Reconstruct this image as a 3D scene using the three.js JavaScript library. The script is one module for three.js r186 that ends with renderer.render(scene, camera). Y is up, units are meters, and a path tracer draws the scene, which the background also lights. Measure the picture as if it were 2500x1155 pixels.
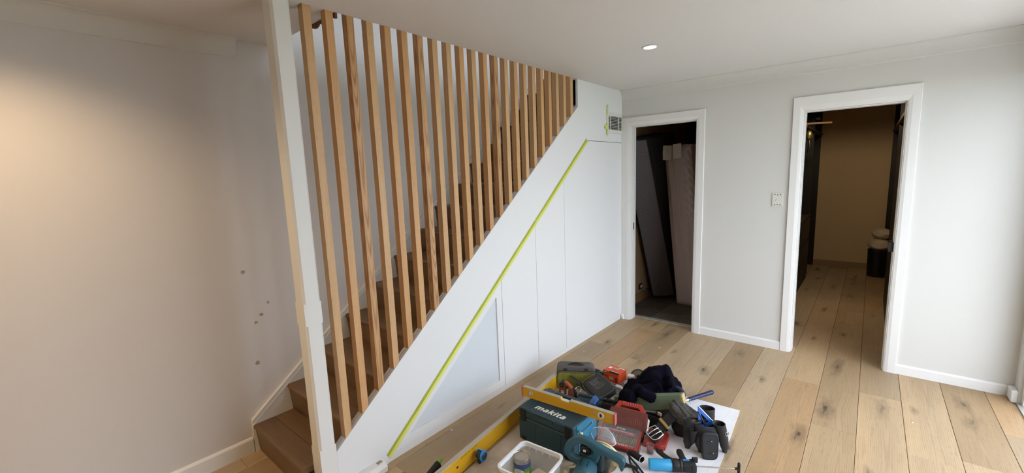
import * as THREE from 'three';
import { RoundedBoxGeometry } from 'three/addons/geometries/RoundedBoxGeometry.js';
import { TextGeometry } from 'three/addons/geometries/TextGeometry.js';
import { FontLoader } from 'three/addons/loaders/FontLoader.js';
import { RectAreaLightUniformsLib } from 'three/addons/lights/RectAreaLightUniformsLib.js';
import { mergeGeometries, mergeVertices } from 'three/addons/utils/BufferGeometryUtils.js';

// ---------------------------------------------------------------- camera, sky, exposure
const scene = new THREE.Scene();
const camera = new THREE.PerspectiveCamera(58.09, 2500 / 1155, 0.05, 100);
camera.position.set(2.0097, 1.6089, 4.1964);
camera.rotation.set(-0.1455, 0.7021, -0.0367, 'YXZ');
const renderer = new THREE.WebGLRenderer({ antialias: true });
renderer.toneMapping = THREE.LinearToneMapping;
renderer.toneMappingExposure = 0.93;
renderer.shadowMap.enabled = true;
scene.background = new THREE.Color().setRGB(0.84, 0.93, 1.06);   // even overcast sky
scene.backgroundIntensity = 7.0;
RectAreaLightUniformsLib.init();
const DOWNLIGHT_WARM = new THREE.Color(1.0, 0.72, 0.42);

// ---------------------------------------------------------------- random and noise
function rng(seed) { let a = seed >>> 0; return () => { a = (a + 0x6d2b79f5) >>> 0; let t = Math.imul(a ^ (a >>> 15), 1 | a); t = (t + Math.imul(t ^ (t >>> 7), 61 | t)) ^ t; return ((t ^ (t >>> 14)) >>> 0) / 4294967296; }; }
const hash2 = (x, y, s) => { let h = Math.imul(x, 374761393) + Math.imul(y, 668265263) + Math.imul(s, 974634769); h = Math.imul(h ^ (h >>> 13), 1274126177); return ((h ^ (h >>> 16)) >>> 0) / 4294967296; };
function noise2(x, y, s = 0) {
  const xi = Math.floor(x), yi = Math.floor(y), fx = x - xi, fy = y - yi, u = fx * fx * (3 - 2 * fx), v = fy * fy * (3 - 2 * fy);
  const a = hash2(xi, yi, s), b = hash2(xi + 1, yi, s), c = hash2(xi, yi + 1, s), d = hash2(xi + 1, yi + 1, s);
  return a + (b - a) * u + (c - a) * v + (a - b - c + d) * u * v;
}
const fbm = (x, y, s, o = 4) => { let t = 0, a = 0.5; for (let i = 0; i < o; i++) { t += a * noise2(x, y, s + i * 17); x *= 2.03; y *= 2.03; a *= 0.5; } return t; };
const clamp = THREE.MathUtils.clamp, lerp = THREE.MathUtils.lerp, smooth = THREE.MathUtils.smoothstep;

// ---------------------------------------------------------------- textures
function dataTex(w, h, fn, srgb = true) {
  const d = new Uint8Array(w * h * 4);
  for (let y = 0, i = 0; y < h; y++) for (let x = 0; x < w; x++, i += 4) {
    const c = fn(x / w, y / h, x, y);
    d[i] = clamp(c[0], 0, 255); d[i + 1] = clamp(c[1], 0, 255); d[i + 2] = clamp(c[2], 0, 255); d[i + 3] = 255;
  }
  const t = new THREE.DataTexture(d, w, h);
  t.magFilter = THREE.LinearFilter; t.minFilter = THREE.LinearMipmapLinearFilter; t.generateMipmaps = true;
  t.wrapS = t.wrapT = THREE.RepeatWrapping; if (srgb) t.colorSpace = THREE.SRGBColorSpace; t.needsUpdate = true;
  return t;
}
const mix3 = (a, b, t) => [lerp(a[0], b[0], t), lerp(a[1], b[1], t), lerp(a[2], b[2], t)];
// brushed oak floor board, 0.22 m across u and 2.2 m along v
function oakBoard(seed, nKnots) {
  const r = rng(seed), cx = 0.2 + r() * 0.6, knots = [];
  for (let k = 0; k < nKnots; k++) knots.push({ x: 0.1 + r() * 0.8, y: (k + r()) / nKnots, w: 0.022 + r() * 0.05, l: 0.02 + r() * 0.05, t: (r() - 0.5) * 1.6, d: 0.35 + r() * 0.6 });
  const light = [194, 169, 136], dark = [150, 126, 98], grey = [146, 131, 111];
  return dataTex(192, 1536, (u, v) => {
    const X = u * 0.22, Y = v * 2.2;
    let wx = X + 0.02 * (fbm(X * 6, Y * 1.6, seed, 3) - 0.5), kd = 0;
    for (const k of knots) {
      const dx = (u - k.x) * 0.22, dy = (v - k.y) * 2.2, q = Math.hypot(dx / (k.w * 1.6), dy / (k.l * 4));
      wx += dx * 0.5 * Math.exp(-q * q);
      const sx = dx + k.t * 0.25 * dy + 0.012 * (fbm(X * 20, Y * 14, seed + 6, 2) - 0.5);
      const e = Math.hypot(sx / (k.w * 0.34), dy / (k.l * 1.5)) + 1.5 * (fbm(X * 110, Y * 30, seed + 5, 3) - 0.5);
      kd = Math.max(kd, k.d * (1 - smooth(e, 0.1, 1.0)) * (0.4 + 0.6 * noise2(X * 260, Y * 40, seed + 9)));
      const halo = Math.hypot(sx / (k.w * 0.9), dy / (k.l * 3.4)) + 1.2 * (fbm(X * 40, Y * 12, seed + 8, 3) - 0.5);
      kd = Math.max(kd, 0.3 * k.d * (1 - smooth(halo, 0.15, 1.0)));
    }
    const ring = Math.sqrt((wx - cx * 0.22) ** 2 * 9 + (0.03 + 0.05 * Math.abs(Math.sin(Y * 1.3 + seed))) ** 2);
    const g = 0.5 + 0.5 * Math.sin(ring * 260 + 5 * fbm(X * 10, Y * 1.2, seed + 3, 3));
    const pore = noise2(X * 900, Y * 14, seed + 7), fine = noise2(X * 420, Y * 5, seed + 4);
    let c = mix3(light, dark, clamp(0.3 * g * g + 0.3 * fine * pore + 0.5 * (fbm(X * 9, Y * 1.7, seed + 11, 3) - 0.3), 0, 1));
    c = mix3(c, grey, clamp(0.55 * (fbm(X * 7, Y * 1.1, seed + 13, 3) - 0.25), 0, 0.5));
    if (pore > 0.86) c = mix3(c, [120, 96, 70], 0.3);
    return mix3(c, [66, 54, 46], clamp(kd * 1.15, 0, 0.92));
  });
}
// red-oak batten: v along the length (2.2 m), u round the 0.04 m face; cathedral > 0 gives arched figure
function oakSlat(seed, fig) {          // fig 0 plain, 1 fine straight lines, 2 cathedral
  const light = [216, 178, 130], dark = [158, 116, 74];
  return dataTex(64, 1536, (u, v) => {
    const X = u * 0.04, Y = v * 2.2;
    const bend = fbm(3, Y * (fig === 2 ? 1.7 : 0.6), seed, 3) - 0.5, warp = fbm(X * 30, Y * 2.2, seed + 1, 3) - 0.5;
    const line = X + 0.05 * bend * (fig === 2 ? 1.5 : 0.2) + 0.008 * warp;
    const q = (X - 0.02 - 0.018 * bend) / 0.02, arch = 9 * q * q + 130 * fbm(5, Y * 0.8, seed + 21, 2) + 7 * warp;
    const f = fig === 2 ? 0.5 + 0.5 * Math.sin(arch) : 0.5 + 0.5 * Math.sin(line * (fig ? 1500 : 520) + 3 * warp + seed);
    const pore = noise2(X * 2600, Y * 26, seed + 3), w = [0.1, 0.3, 0.72][fig] * (0.45 + 0.9 * noise2(X * 50, Y * 2, seed + 31));
    let c = mix3(light, dark, clamp(w * f * f * (0.6 + 0.6 * pore) + 0.34 * fbm(X * 40, Y * 2.4, seed + 6, 3), 0, 1));
    if (pore > 0.84) c = mix3(c, [146, 104, 66], 0.28);
    return c;
  });
}
const T = {
  board: [1, 2, 3, 4, 5, 6, 7, 8].map((s) => oakBoard(s * 13 + 4, 1 + (s % 3))),
  slat: [[2, 1], [5, 0], [7, 2], [12, 0], [16, 1], [19, 2]].map(([s, f]) => oakSlat(s, f)),
  grain: dataTex(256, 256, (u, v, x, y) => { const n = 120 + 110 * (noise2(x * 0.5, y * 0.5, 3) * 0.5 + noise2(x, y, 5) * 0.5 - 0.5); return [n, n, n]; }, false),
  plaster: dataTex(512, 512, (u, v, x, y) => { const n = 128 + 70 * (fbm(x / 40, y / 40, 21, 4) - 0.5) + 40 * (noise2(x / 2, y / 2, 6) - 0.5); return [n, n, n]; }, false),
  quilt: dataTex(256, 256, (u, v, x, y) => {
    const a = Math.sin(x * Math.PI / 8) * Math.sin(y * Math.PI / 8), n = noise2(x / 1.5, y / 1.5, 8), b = (Math.floor(x / 8) + Math.floor(y / 8)) % 2;
    const k = 58 + 66 * (a > 0.25 ? 1 : 0) + 22 * b * n + 14 * n; return [k, k * 0.95, k * 0.98];
  }),
  tile: dataTex(256, 256, (u, v, x, y) => { const n = fbm(x / 50, y / 50, 41, 5), k = 96 + 46 * (n - 0.45); return [k, k * 0.94, k * 0.87]; }),
  suede: dataTex(256, 256, (u, v, x, y) => { const k = 74 + 60 * (fbm(x / 30, y / 30, 61, 5) - 0.45); return [k, k, k * 0.98]; }),
  canvas: dataTex(256, 256, (u, v, x, y) => { const n = fbm(x / 46, y / 46, 71, 4), w = ((x % 3 === 0) + (y % 3 === 0)) * 5; return [118 + 52 * (n - 0.4) - w, 116 + 50 * (n - 0.4) - w, 46 + 26 * (n - 0.4) - w]; }),
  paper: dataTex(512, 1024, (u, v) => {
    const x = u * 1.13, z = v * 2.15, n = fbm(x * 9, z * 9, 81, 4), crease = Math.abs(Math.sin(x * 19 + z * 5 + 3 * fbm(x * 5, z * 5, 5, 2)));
    const k = 230 + 20 * (n - 0.5) - (crease < 0.02 ? 16 : 0), beigeMix = clamp(0.95 * smooth(0.72 - x + 0.5 * (fbm(x * 5, z * 4, 97, 4) - 0.5), 0, 0.45) * (0.7 + 0.6 * fbm(x * 30, z * 30, 3, 3)), 0, 0.95);  // sheet colour goes from white to beige towards its left side
    return mix3([k, k, k + 3], [176, 165, 148], beigeMix);
  }),
  mdf: dataTex(256, 256, (u, v, x, y) => { const k = 205 + 26 * (noise2(x / 1.5, y / 20, 15) - 0.5) + 14 * (fbm(x / 60, y / 60, 4, 3) - 0.5); return [k, k * 0.93, k * 0.82]; }),
  roundel: dataTex(128, 128, (u, v) => { const q = Math.hypot(u - 0.5, v - 0.5) * 2, n = noise2(u * 90, v * 90, 4); return mix3([96, 88, 80], [150, 132, 112], clamp((q > 0.42 && q < 0.55 ? 1 : 0.25) * n * 1.6, 0, 1)); }),
};
function printTex(w, h, bg, draw) {
  const c = document.createElement('canvas'); c.width = w; c.height = h; const g = c.getContext('2d');
  g.fillStyle = bg; g.fillRect(0, 0, w, h); draw(g, w, h);
  const t = new THREE.CanvasTexture(c); t.colorSpace = THREE.SRGBColorSpace; t.magFilter = THREE.LinearFilter; return t;
}

// ---------------------------------------------------------------- materials
const std = (o) => new THREE.MeshStandardMaterial(o);
const plain = (color, roughness = 0.6, metalness = 0, more = {}) => std({ color, roughness, metalness, ...more });
const rep = (t, sx, sy, rot = 0) => { const c = t.clone(); c.repeat.set(sx, sy); c.rotation = rot; c.needsUpdate = true; return c; };
const wallBump = rep(T.plaster, 1.6, 1.6), fineBump = rep(T.grain, 12, 12);
const M = {
  wall: plain('#d3d2cd', 0.75, 0, { bumpMap: wallBump, bumpScale: 0.0009 }),
  wallFar: plain('#dcc096', 0.85, 0, { bumpMap: wallBump, bumpScale: 0.0006 }),
  shaft: plain('#d3cfcc', 0.75, 0, { bumpMap: wallBump, bumpScale: 0.0009 }),
  ceiling: plain('#dedbd8', 0.85, 0, { bumpMap: wallBump, bumpScale: 0.0006 }),
  trim: plain('#e4e3e0', 0.42),
  joinery: plain('#e3e4e4', 0.48),
  gap: plain('#3c3b3a', 0.9),
  subfloor: plain('#3a2c20', 0.95),
  post: plain('#e2e2de', 0.5),
  mesh: plain('#d4d8dc', 0.55),
  tapeDark: plain('#a9b02c', 0.6), tapeLight: plain('#d3d65f', 0.5),
  vent: plain('#dcdcd4', 0.5), black: plain('#0b0b0c', 0.5), blackRubber: plain('#141415', 0.75), charcoal: plain('#2b2a29', 0.8),
  plate: plain('#d8d6cc', 0.45),
  steel: plain('#b9b9b6', 0.28, 0.95), darkSteel: plain('#4a4745', 0.45, 0.8), tinLid: plain('#a99c8e', 0.3, 0.9), chrome: plain('#dcdcdc', 0.16, 1.0), brass: plain('#b9a265', 0.35, 0.9),
  alu: plain('#bdbab0', 0.45, 0.35),
  teal: plain('#213f4b', 0.48), tealDark: plain('#18303a', 0.5), tealSaw: plain('#285463', 0.42), blueTeal: plain('#2d7492', 0.42),
  lettering: plain('#e6e8e6', 0.5),
  yellow: plain('#d9a51c', 0.42), yellowDeep: plain('#c08c12', 0.5), greyCap: plain('#a8a294', 0.6), redCap: plain('#b05a56', 0.6), cream: plain('#d9cf9f', 0.5),
  olive: std({ map: rep(T.canvas, 4, 4), roughness: 0.9 }), greyCloth: plain('#5a5652', 0.95, 0, { bumpMap: fineBump, bumpScale: 0.0006 }), oliveDark: plain('#4b4a22', 0.9),
  orange: plain('#cf4a22', 0.5), orangeTool: plain('#9a4a26', 0.5), orangeDark: plain('#6e3220', 0.5), red: plain('#a5322a', 0.45), redDark: plain('#6a2420', 0.5),
  redClear: new THREE.MeshPhysicalMaterial({ color: '#b8776e', roughness: 0.18, transmission: 0.75, thickness: 0, ior: 1.4 }),
  clear: new THREE.MeshPhysicalMaterial({ color: '#f4f6f8', roughness: 0.08, transmission: 0.95, thickness: 0, ior: 1.45 }),
  clearHazy: new THREE.MeshPhysicalMaterial({ color: '#f4f6f8', roughness: 0.14, transmission: 0.86, thickness: 0, ior: 1.5 }),
  milky: new THREE.MeshPhysicalMaterial({ color: '#f7f8fa', roughness: 0.25, transmission: 0.86, thickness: 0, ior: 1.4 }),
  milkyRim: plain('#e6e9ec', 0.35),
  glass: new THREE.MeshPhysicalMaterial({ color: '#ffffff', roughness: 0.0, transmission: 1, thickness: 0, ior: 1.5 }),
  navy: new THREE.MeshPhysicalMaterial({ color: '#0a0819', roughness: 0.95, specularIntensity: 0.25, bumpMap: rep(T.plaster, 2.2, 2.2), bumpScale: 0.012 }), jacketLining: plain('#22304a', 0.9),
  plank: std({ color: '#66765f', roughness: 0.6, bumpMap: fineBump, bumpScale: 0.0004 }), plankEnd: std({ color: '#ead9ae', map: rep(T.mdf, 4, 4), roughness: 0.8 }),
  leather: plain('#222326', 0.55, 0, { bumpMap: fineBump, bumpScale: 0.0008 }), leatherDeep: plain('#0e0e10', 0.7), suede: std({ map: rep(T.suede, 5, 5), roughness: 0.95 }), stitch: plain('#6a6a6c', 0.8),
  blue: plain('#1f63c4', 0.35), blueDark: plain('#17214c', 0.4), blueTube: plain('#2b93c4', 0.35), blueKnob: plain('#15364c', 0.4), strapBlue: plain('#2f66b4', 0.5), blueBright: plain('#2f8fe0', 0.4),
  canGreen: plain('#5d9a35', 0.5), canBand: plain('#3f4470', 0.5),
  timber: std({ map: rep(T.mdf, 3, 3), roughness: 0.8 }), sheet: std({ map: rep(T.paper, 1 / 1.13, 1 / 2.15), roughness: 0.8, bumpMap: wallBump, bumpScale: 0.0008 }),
  quilt: std({ map: rep(T.quilt, 3.4, 3.4), roughness: 0.95 }), mattressSide: plain('#16171b', 0.95), mauve: plain('#bdadaa', 0.75), card: plain('#d8d2ca', 0.8),
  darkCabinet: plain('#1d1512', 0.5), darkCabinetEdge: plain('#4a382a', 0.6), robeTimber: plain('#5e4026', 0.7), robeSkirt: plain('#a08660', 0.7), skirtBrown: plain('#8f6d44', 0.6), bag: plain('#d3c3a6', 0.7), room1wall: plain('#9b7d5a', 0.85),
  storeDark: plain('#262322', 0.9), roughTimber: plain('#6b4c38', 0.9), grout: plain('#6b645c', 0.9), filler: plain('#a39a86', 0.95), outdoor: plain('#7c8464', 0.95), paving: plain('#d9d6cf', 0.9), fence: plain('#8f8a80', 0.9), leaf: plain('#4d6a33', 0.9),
  glow: new THREE.MeshStandardMaterial({ color: '#ffffff', emissive: '#fff0d4', emissiveIntensity: 5, roughness: 0.5 }),
};
const boardMats = [], slatMats = [], treadMats = [];
{
  const tones = ['#ffffff', '#f1ece2', '#e8e5dd', '#fffaf0', '#e6ded0', '#f5e8d6'];
  T.board.forEach((t, i) => { for (const k of [0, 1]) boardMats.push(std({ map: t, color: tones[(i + 3 * k) % 6], roughness: 0.5, bumpMap: t, bumpScale: 0.0006 })); });
  T.slat.forEach((t, i) => slatMats.push(std({ map: t, color: ['#ffffff', '#fff6ea', '#f4ebe0'][i % 3], roughness: 0.5 })));
  T.board.slice(0, 4).forEach((t) => treadMats.push(std({ map: t, color: '#a3917e', roughness: 0.45 })));
}

// ---------------------------------------------------------------- geometry helpers
const V = (x, y, z) => new THREE.Vector3(x, y, z), UP = V(0, 1, 0);
const move = (g, x, y, z) => g.translate(x, y, z);
const box = (w, h, d, x = 0, y = 0, z = 0) => new THREE.BoxGeometry(w, h, d).translate(x, y, z);
const span = (x0, x1, y0, y1, z0, z1) => box(x1 - x0, y1 - y0, z1 - z0, (x0 + x1) / 2, (y0 + y1) / 2, (z0 + z1) / 2);
const rbox = (w, h, d, r, x = 0, y = 0, z = 0, s = 3) => new RoundedBoxGeometry(w, h, d, s, r).translate(x, y, z);
const align = (g, a, b) => { const d = b.clone().sub(a), l = d.length(); g.applyQuaternion(new THREE.Quaternion().setFromUnitVectors(UP, d.divideScalar(l))); return g.translate((a.x + b.x) / 2, (a.y + b.y) / 2, (a.z + b.z) / 2); };
const rod = (a, b, r0, r1 = r0, n = 16) => align(new THREE.CylinderGeometry(r1, r0, a.distanceTo(b), n), a, b);
const tube = (pts, r, n = 40, m = 8, closed = false) => new THREE.TubeGeometry(new THREE.CatmullRomCurve3(pts.map((p) => (p.isVector3 ? p : V(...p))), closed), n, r, m, closed);
const lathe = (pts, n = 32) => new THREE.LatheGeometry(pts.map((p) => new THREE.Vector2(...p)), n);
const shape = (pts, holes = []) => { const s = new THREE.Shape(pts.map((p) => new THREE.Vector2(...p))); for (const h of holes) s.holes.push(new THREE.Path(h.map((p) => new THREE.Vector2(...p)))); return s; };
const ext = (pts, depth, bevel = 0, holes = [], seg = 2) => { const s = pts instanceof THREE.Shape ? pts : shape(pts, holes); return new THREE.ExtrudeGeometry(s, { depth: depth - 2 * bevel, bevelEnabled: bevel > 0, bevelSize: bevel, bevelThickness: bevel, bevelOffset: -bevel, bevelSegments: seg, curveSegments: 10 }).translate(0, 0, bevel); };
// a profile in the (z, y) plane swept along x from x0 to x1
const extX = (pts, x0, x1, bevel = 0, holes = []) => { const m = (a) => a.map(([z, y]) => [-z, y]); return ext(m(pts), x1 - x0, bevel, holes.map(m)).rotateY(Math.PI / 2).translate(x0, 0, 0); };
const spline = (pts, n = 60, closed = true) => new THREE.CatmullRomCurve3(pts.map((p) => V(p[0], p[1], 0)), closed).getPoints(n).map((p) => [p.x, p.y]);
const flat = (g) => (g.index ? g.toNonIndexed() : g);
const merge = (list) => { const gs = list.map((g) => { const f = flat(g); for (const k of Object.keys(f.attributes)) if (!['position', 'normal', 'uv'].includes(k)) f.deleteAttribute(k); if (!f.attributes.uv) f.setAttribute('uv', new THREE.BufferAttribute(new Float32Array(f.attributes.position.count * 2), 2)); return f; }); return gs.length === 1 ? gs[0] : mergeGeometries(gs); };
// uv in metres from the dominant side of every face
function uvBox(g, s = 1, flip = false) {
  g = flat(g); const p = g.attributes.position, n = g.attributes.normal, uv = new Float32Array(p.count * 2);
  for (let i = 0; i < p.count; i++) {
    const ax = Math.abs(n.getX(i)), ay = Math.abs(n.getY(i)), az = Math.abs(n.getZ(i));
    let u, v; if (ax >= ay && ax >= az) { u = p.getZ(i); v = p.getY(i); } else if (ay >= az) { u = p.getX(i); v = p.getZ(i); } else { u = p.getX(i); v = p.getY(i); }
    uv[2 * i] = (flip ? v : u) * s; uv[2 * i + 1] = (flip ? u : v) * s;
  }
  g.setAttribute('uv', new THREE.BufferAttribute(uv, 2)); return g;
}
// uv running once along an axis (v) and once across (u)
function uvAlong(g, axis, across, len, u0 = 0, v0 = 0, dir = 1) {
  g = flat(g); const p = g.attributes.position, n = g.attributes.normal, uv = new Float32Array(p.count * 2), get = [(i) => p.getX(i), (i) => p.getY(i), (i) => p.getZ(i)], nn = [(i) => n.getX(i), (i) => n.getY(i), (i) => n.getZ(i)];
  const others = [0, 1, 2].filter((k) => k !== axis);
  for (let i = 0; i < p.count; i++) {
    const dom = Math.abs(nn[others[0]](i)) > Math.abs(nn[others[1]](i)) ? others[1] : others[0];
    uv[2 * i] = get[dom](i) / across + u0; uv[2 * i + 1] = (dir * get[axis](i)) / len + v0;
  }
  g.setAttribute('uv', new THREE.BufferAttribute(uv, 2)); return g;
}
// ---------------------------------------------------------------- object helpers
const names = new Map();
function numbered(n) { const k = names.get(n) || 0; names.set(n, k + 1); return k ? n + '_' + String(k).padStart(3, '0') : n; }
function obj(name, geos, mat, parent = scene) {
  const m = new THREE.Mesh(Array.isArray(geos) ? merge(geos) : geos, mat);
  m.name = parent === scene ? numbered(name) : name; m.castShadow = m.receiveShadow = true; parent.add(m); return m;
}
function thing(name, label, category, [x, y, z] = [0, 0, 0], turn = 0, group) {
  const o = new THREE.Group(); o.name = numbered(name); o.position.set(x, y, z); o.rotation.y = turn; o.userData = { label, category }; if (group) o.userData.group = group; scene.add(o); return o;
}
function tag(o, label, category, group) { o.userData = { label, category }; if (group) o.userData.group = group; return o; }
function sub(name, parent, [x, y, z] = [0, 0, 0], turn = 0) { const g = new THREE.Group(); g.name = name; g.position.set(x, y, z); g.rotation.y = turn; parent.add(g); return g; }
function struct(name, label, geos, mat) { const o = obj(name, geos, mat); o.userData = { kind: 'structure', label }; return o; }
function structGroup(name, label) { const o = new THREE.Group(); o.name = name; o.userData = { kind: 'structure', label }; scene.add(o); return o; }
const font = await new FontLoader().loadAsync('fonts/droid/droid_sans_bold.typeface.json');
const text = (s, size, depth = 0.0008, slant = 0) => {
  const g = new TextGeometry(s, { font, size, depth, curveSegments: 4, bevelEnabled: false }); g.computeBoundingBox();
  const b = g.boundingBox; g.translate(-(b.min.x + b.max.x) / 2, -(b.min.y + b.max.y) / 2, 0);
  if (slant) g.applyMatrix4(new THREE.Matrix4().set(1, slant, 0, 0, 0, 1, 0, 0, 0, 0, 1, 0, 0, 0, 0, 1)); return g;
};
// put a group's x axis along a to b, its z axis towards n
function frame(o, origin, xdir, zdir) {
  const x = xdir.clone().normalize(), y = zdir.clone().cross(x).normalize(), z = x.clone().cross(y).normalize();
  o.quaternion.setFromRotationMatrix(new THREE.Matrix4().makeBasis(x, y, z)); o.position.copy(origin); return o;
}

// ================================================================ ROOM SHELL
const XL = -0.763, XR = 2.84, H = 2.4, ZR = 6.6, RISE = 0.1716, GOING = 0.2135, N_STEPS = 16, Z0 = 3.411;

// ---- floor of separate oak boards over a dark bed
const floor = structGroup('floor', 'pale oak plank floor with dark knots running towards the doorways');
{
  const r = rng(77), P = 0.2215, joint = [0.77, 0.19, 0.903, 2.06, 1.66, 0.987, 2.05, 0.555, 1.137, 0.498, 1.82, 1.084, 0.628];
  for (let k = -4; k <= 12; k++) {
    const xa = Math.max(0.043 + P * k, XL), xb = Math.min(0.043 + P * (k + 1), XR + 0.02), zMin = k >= 5 && k <= 10 ? -4.03 : -0.118;
    if (xb - xa < 0.01) continue;
    const j0 = k < 0 ? [1.3, 0.5, 1.9, 1.1][k + 4] : joint[k];
    for (let z1 = j0 - 6.6; z1 < ZR; z1 += 2.2) {
      const za = Math.max(z1, zMin), zb = Math.min(z1 + 2.2, ZR); if (zb - za < 0.02) continue;
      const w = xb - xa - 0.0018, l = zb - za - 0.0014, c = 0.0014, t = 0.014;
      const g = ext([[-w / 2, -t], [w / 2, -t], [w / 2, -c], [w / 2 - c, 0], [-w / 2 + c, 0], [-w / 2, -c]], l).translate(0, 0, -l / 2);
      const dir = r() > 0.5 ? 1 : -1, m = boardMats[Math.floor(r() * boardMats.length)];
      const b = obj('board', uvAlong(g, 2, 0.2215, 2.2, 0.5, r(), dir), m, floor); b.position.set((xa + xb) / 2, 0, (za + zb) / 2);
    }
  }
  obj('floor_bed', span(XL - 0.1, XR + 0.1, -0.16, -0.0145, -4.1, ZR + 0.1), M.subfloor, floor);
}
// ---- back wall with the two doorways
const wallBack = structGroup('wall_back', 'white painted wall holding both doorways');
{
  const s = shape([[-0.1, 0], [0.075, 0], [0.075, 2.062], [0.758, 2.062], [0.758, 0], [1.542, 0], [1.542, 2.062], [2.192, 2.062], [2.192, 0], [XR + 0.12, 0], [XR + 0.12, H], [-0.1, H]]);
  obj('wall_face', uvBox(ext(s, 0.12).translate(0, 0, -0.12)), M.wall, wallBack);
}
function doorFrame(n, label, xl, xr, archL, archR, y1 = 2.045) {
  const d = structGroup('door_' + n, label), yo = 2.131, j = 0.02;
  obj('jamb', span(xl - j, xl, 0, y1, -0.125, 0.006), M.trim, d); obj('jamb', span(xr, xr + j, 0, y1, -0.125, 0.006), M.trim, d);
  obj('head_jamb', span(xl - j, xr + j, y1, y1 + j, -0.125, 0.006), M.trim, d);
  // groove strips of the pocket door on the jambs
  for (const x of [xl + 0.004, xr - 0.004]) for (const z of [-0.088, -0.036]) obj('jamb_strip', span(x - 0.0036, x + 0.0036, 0, y1 - 0.0004, z - 0.014, z + 0.014), M.trim, d);
  for (const z of [-0.088, -0.036]) obj('jamb_strip', span(xl + 0.0085, xr - 0.0085, y1 - 0.008, y1 - 0.0004, z - 0.014, z + 0.014), M.trim, d);
  // mitred, half-splayed architrave round the opening
  const prof = [[0, 0], [0, 0.008], [0.05, 0.011], [0.33, 0.0165], [0.97, 0.018], [1, 0.015], [1, 0]], P = [], top = yo - y1 - 0.004;
  const loop = prof.map(([a, z]) => [[xl - 0.004 - a * archL, 0, z], [xl - 0.004 - a * archL, y1 + 0.004 + a * top, z], [xr + 0.004 + a * archR, y1 + 0.004 + a * top, z], [xr + 0.004 + a * archR, 0, z]]);
  for (let k = 0; k + 1 < loop.length; k++) for (let q = 0; q < 3; q++) { const A = loop[k][q], B = loop[k][q + 1], C = loop[k + 1][q + 1], D = loop[k + 1][q]; P.push(...A, ...B, ...C, ...A, ...C, ...D); }
  for (const q of [0, 3]) for (let k = 1; k + 1 < loop.length; k++) { const t = [loop[0][q], loop[k][q], loop[k + 1][q]]; P.push(...(q ? [...t[0], ...t[1], ...t[2]] : [...t[0], ...t[2], ...t[1]])); }
  const ag = new THREE.BufferGeometry(); ag.setAttribute('position', new THREE.Float32BufferAttribute(P, 3)); ag.computeVertexNormals();
  obj('architrave', ag, M.trim, d);
  return d;
}
function fixWinding(g) { g = flat(g); const p = g.attributes.position; for (const a of Object.values(g.attributes)) { const s = a.itemSize; for (let i = 0; i < p.count; i += 3) for (let k = 0; k < s; k++) { const t = a.array[(i + 1) * s + k]; a.array[(i + 1) * s + k] = a.array[(i + 2) * s + k]; a.array[(i + 2) * s + k] = t; } } g.computeVertexNormals(); return g; }
const door1 = doorFrame(1, 'narrow white framed doorway to the dark tiled room with mattresses', 0.097, 0.738, 0.094, 0.072);
obj('threshold_strip', span(0.08, 0.755, 0, 0.006, -0.175, -0.118), M.alu, door1);
obj('door_latch', [rbox(0.006, 0.072, 0.03, 0.002, 0.1, 1.017, -0.062)], M.black, door1);
obj('plinth_block', ext([[0.002, 0], [0.03, 0], [0.03, 0.04], [0.018, 0.055], [0.002, 0.06]], 0.03, 0.004), M.trim, door1);
const door2 = doorFrame(2, 'white framed doorway into the dim walk-in robe', 1.563, 2.168, 0.072, 0.068, 2.022);
{ const l = obj('door_latch', [rbox(0.024, 0.085, 0.03, 0.002, 2.151, 0.965, -0.06), rbox(0.03, 0.07, 0.005, 0.0015, 2.15, 0.965, -0.02)], M.black, door2); obj('latch_ring', new THREE.TorusGeometry(0.012, 0.002, 8, 20).rotateY(Math.PI / 2).translate(2.138, 0.965, -0.06), M.darkSteel, l); }

// ---- left wall runs up past the ceiling beside the stairs
const wallLeft = structGroup('wall_left', 'long plain white wall on the left with filled marks');
obj('wall_face', uvBox(span(XL - 0.12, XL, 0, 5.1, -1.4, ZR + 0.12)), M.shaft, wallLeft);
{
  const r = rng(5), spots = [[1.102, 3.357, 0.011], [0.89, 3.243, 0.008], [0.825, 3.288, 0.011], [0.786, 3.321, 0.01], [0.536, 3.34, 0.012]];
  for (const [y, z, s] of spots) {
    const pts = []; for (let k = 0; k < 9; k++) { const a = k / 9 * 6.283, q = s * (0.75 + 0.5 * r()); pts.push([q * Math.cos(a), q * Math.sin(a)]); }
    obj('filler_patch', ext(pts, 0.0016, 0.0006).rotateY(Math.PI / 2).translate(XL - 0.0002, y, z), M.filler, wallLeft);
  }
}
// ---- right wall: stub, glazed opening, rest; rear wall
{
  const s = shape([[0.12, 0], [-0.12, 0], [-0.12, H], [-ZR - 0.12, H], [-ZR - 0.12, 0], [-2.95, 0], [-2.95, 2.15], [-0.12, 2.15]].map(([a, b]) => [a, b]));
  s.curves.length = 0; s.setFromPoints([[0.12, 0], [0.12, H], [-ZR - 0.12, H], [-ZR - 0.12, 0], [-2.95, 0], [-2.95, 2.15], [-0.115, 2.15], [-0.115, 0]].map((p) => new THREE.Vector2(...p)));
  struct('wall_right', 'white wall round the glass sliding door on the right', uvBox(ext(s, 0.12).rotateY(Math.PI / 2).translate(XR - 0.005, 0, 0)), M.wall);
  struct('wall_rear', 'white wall behind the viewpoint', uvBox(span(XL, XR + 0.12, 0, H, ZR, ZR + 0.12)), M.wall);
}
const win = structGroup('window_1', 'tall glass sliding door in the right-hand wall');
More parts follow.
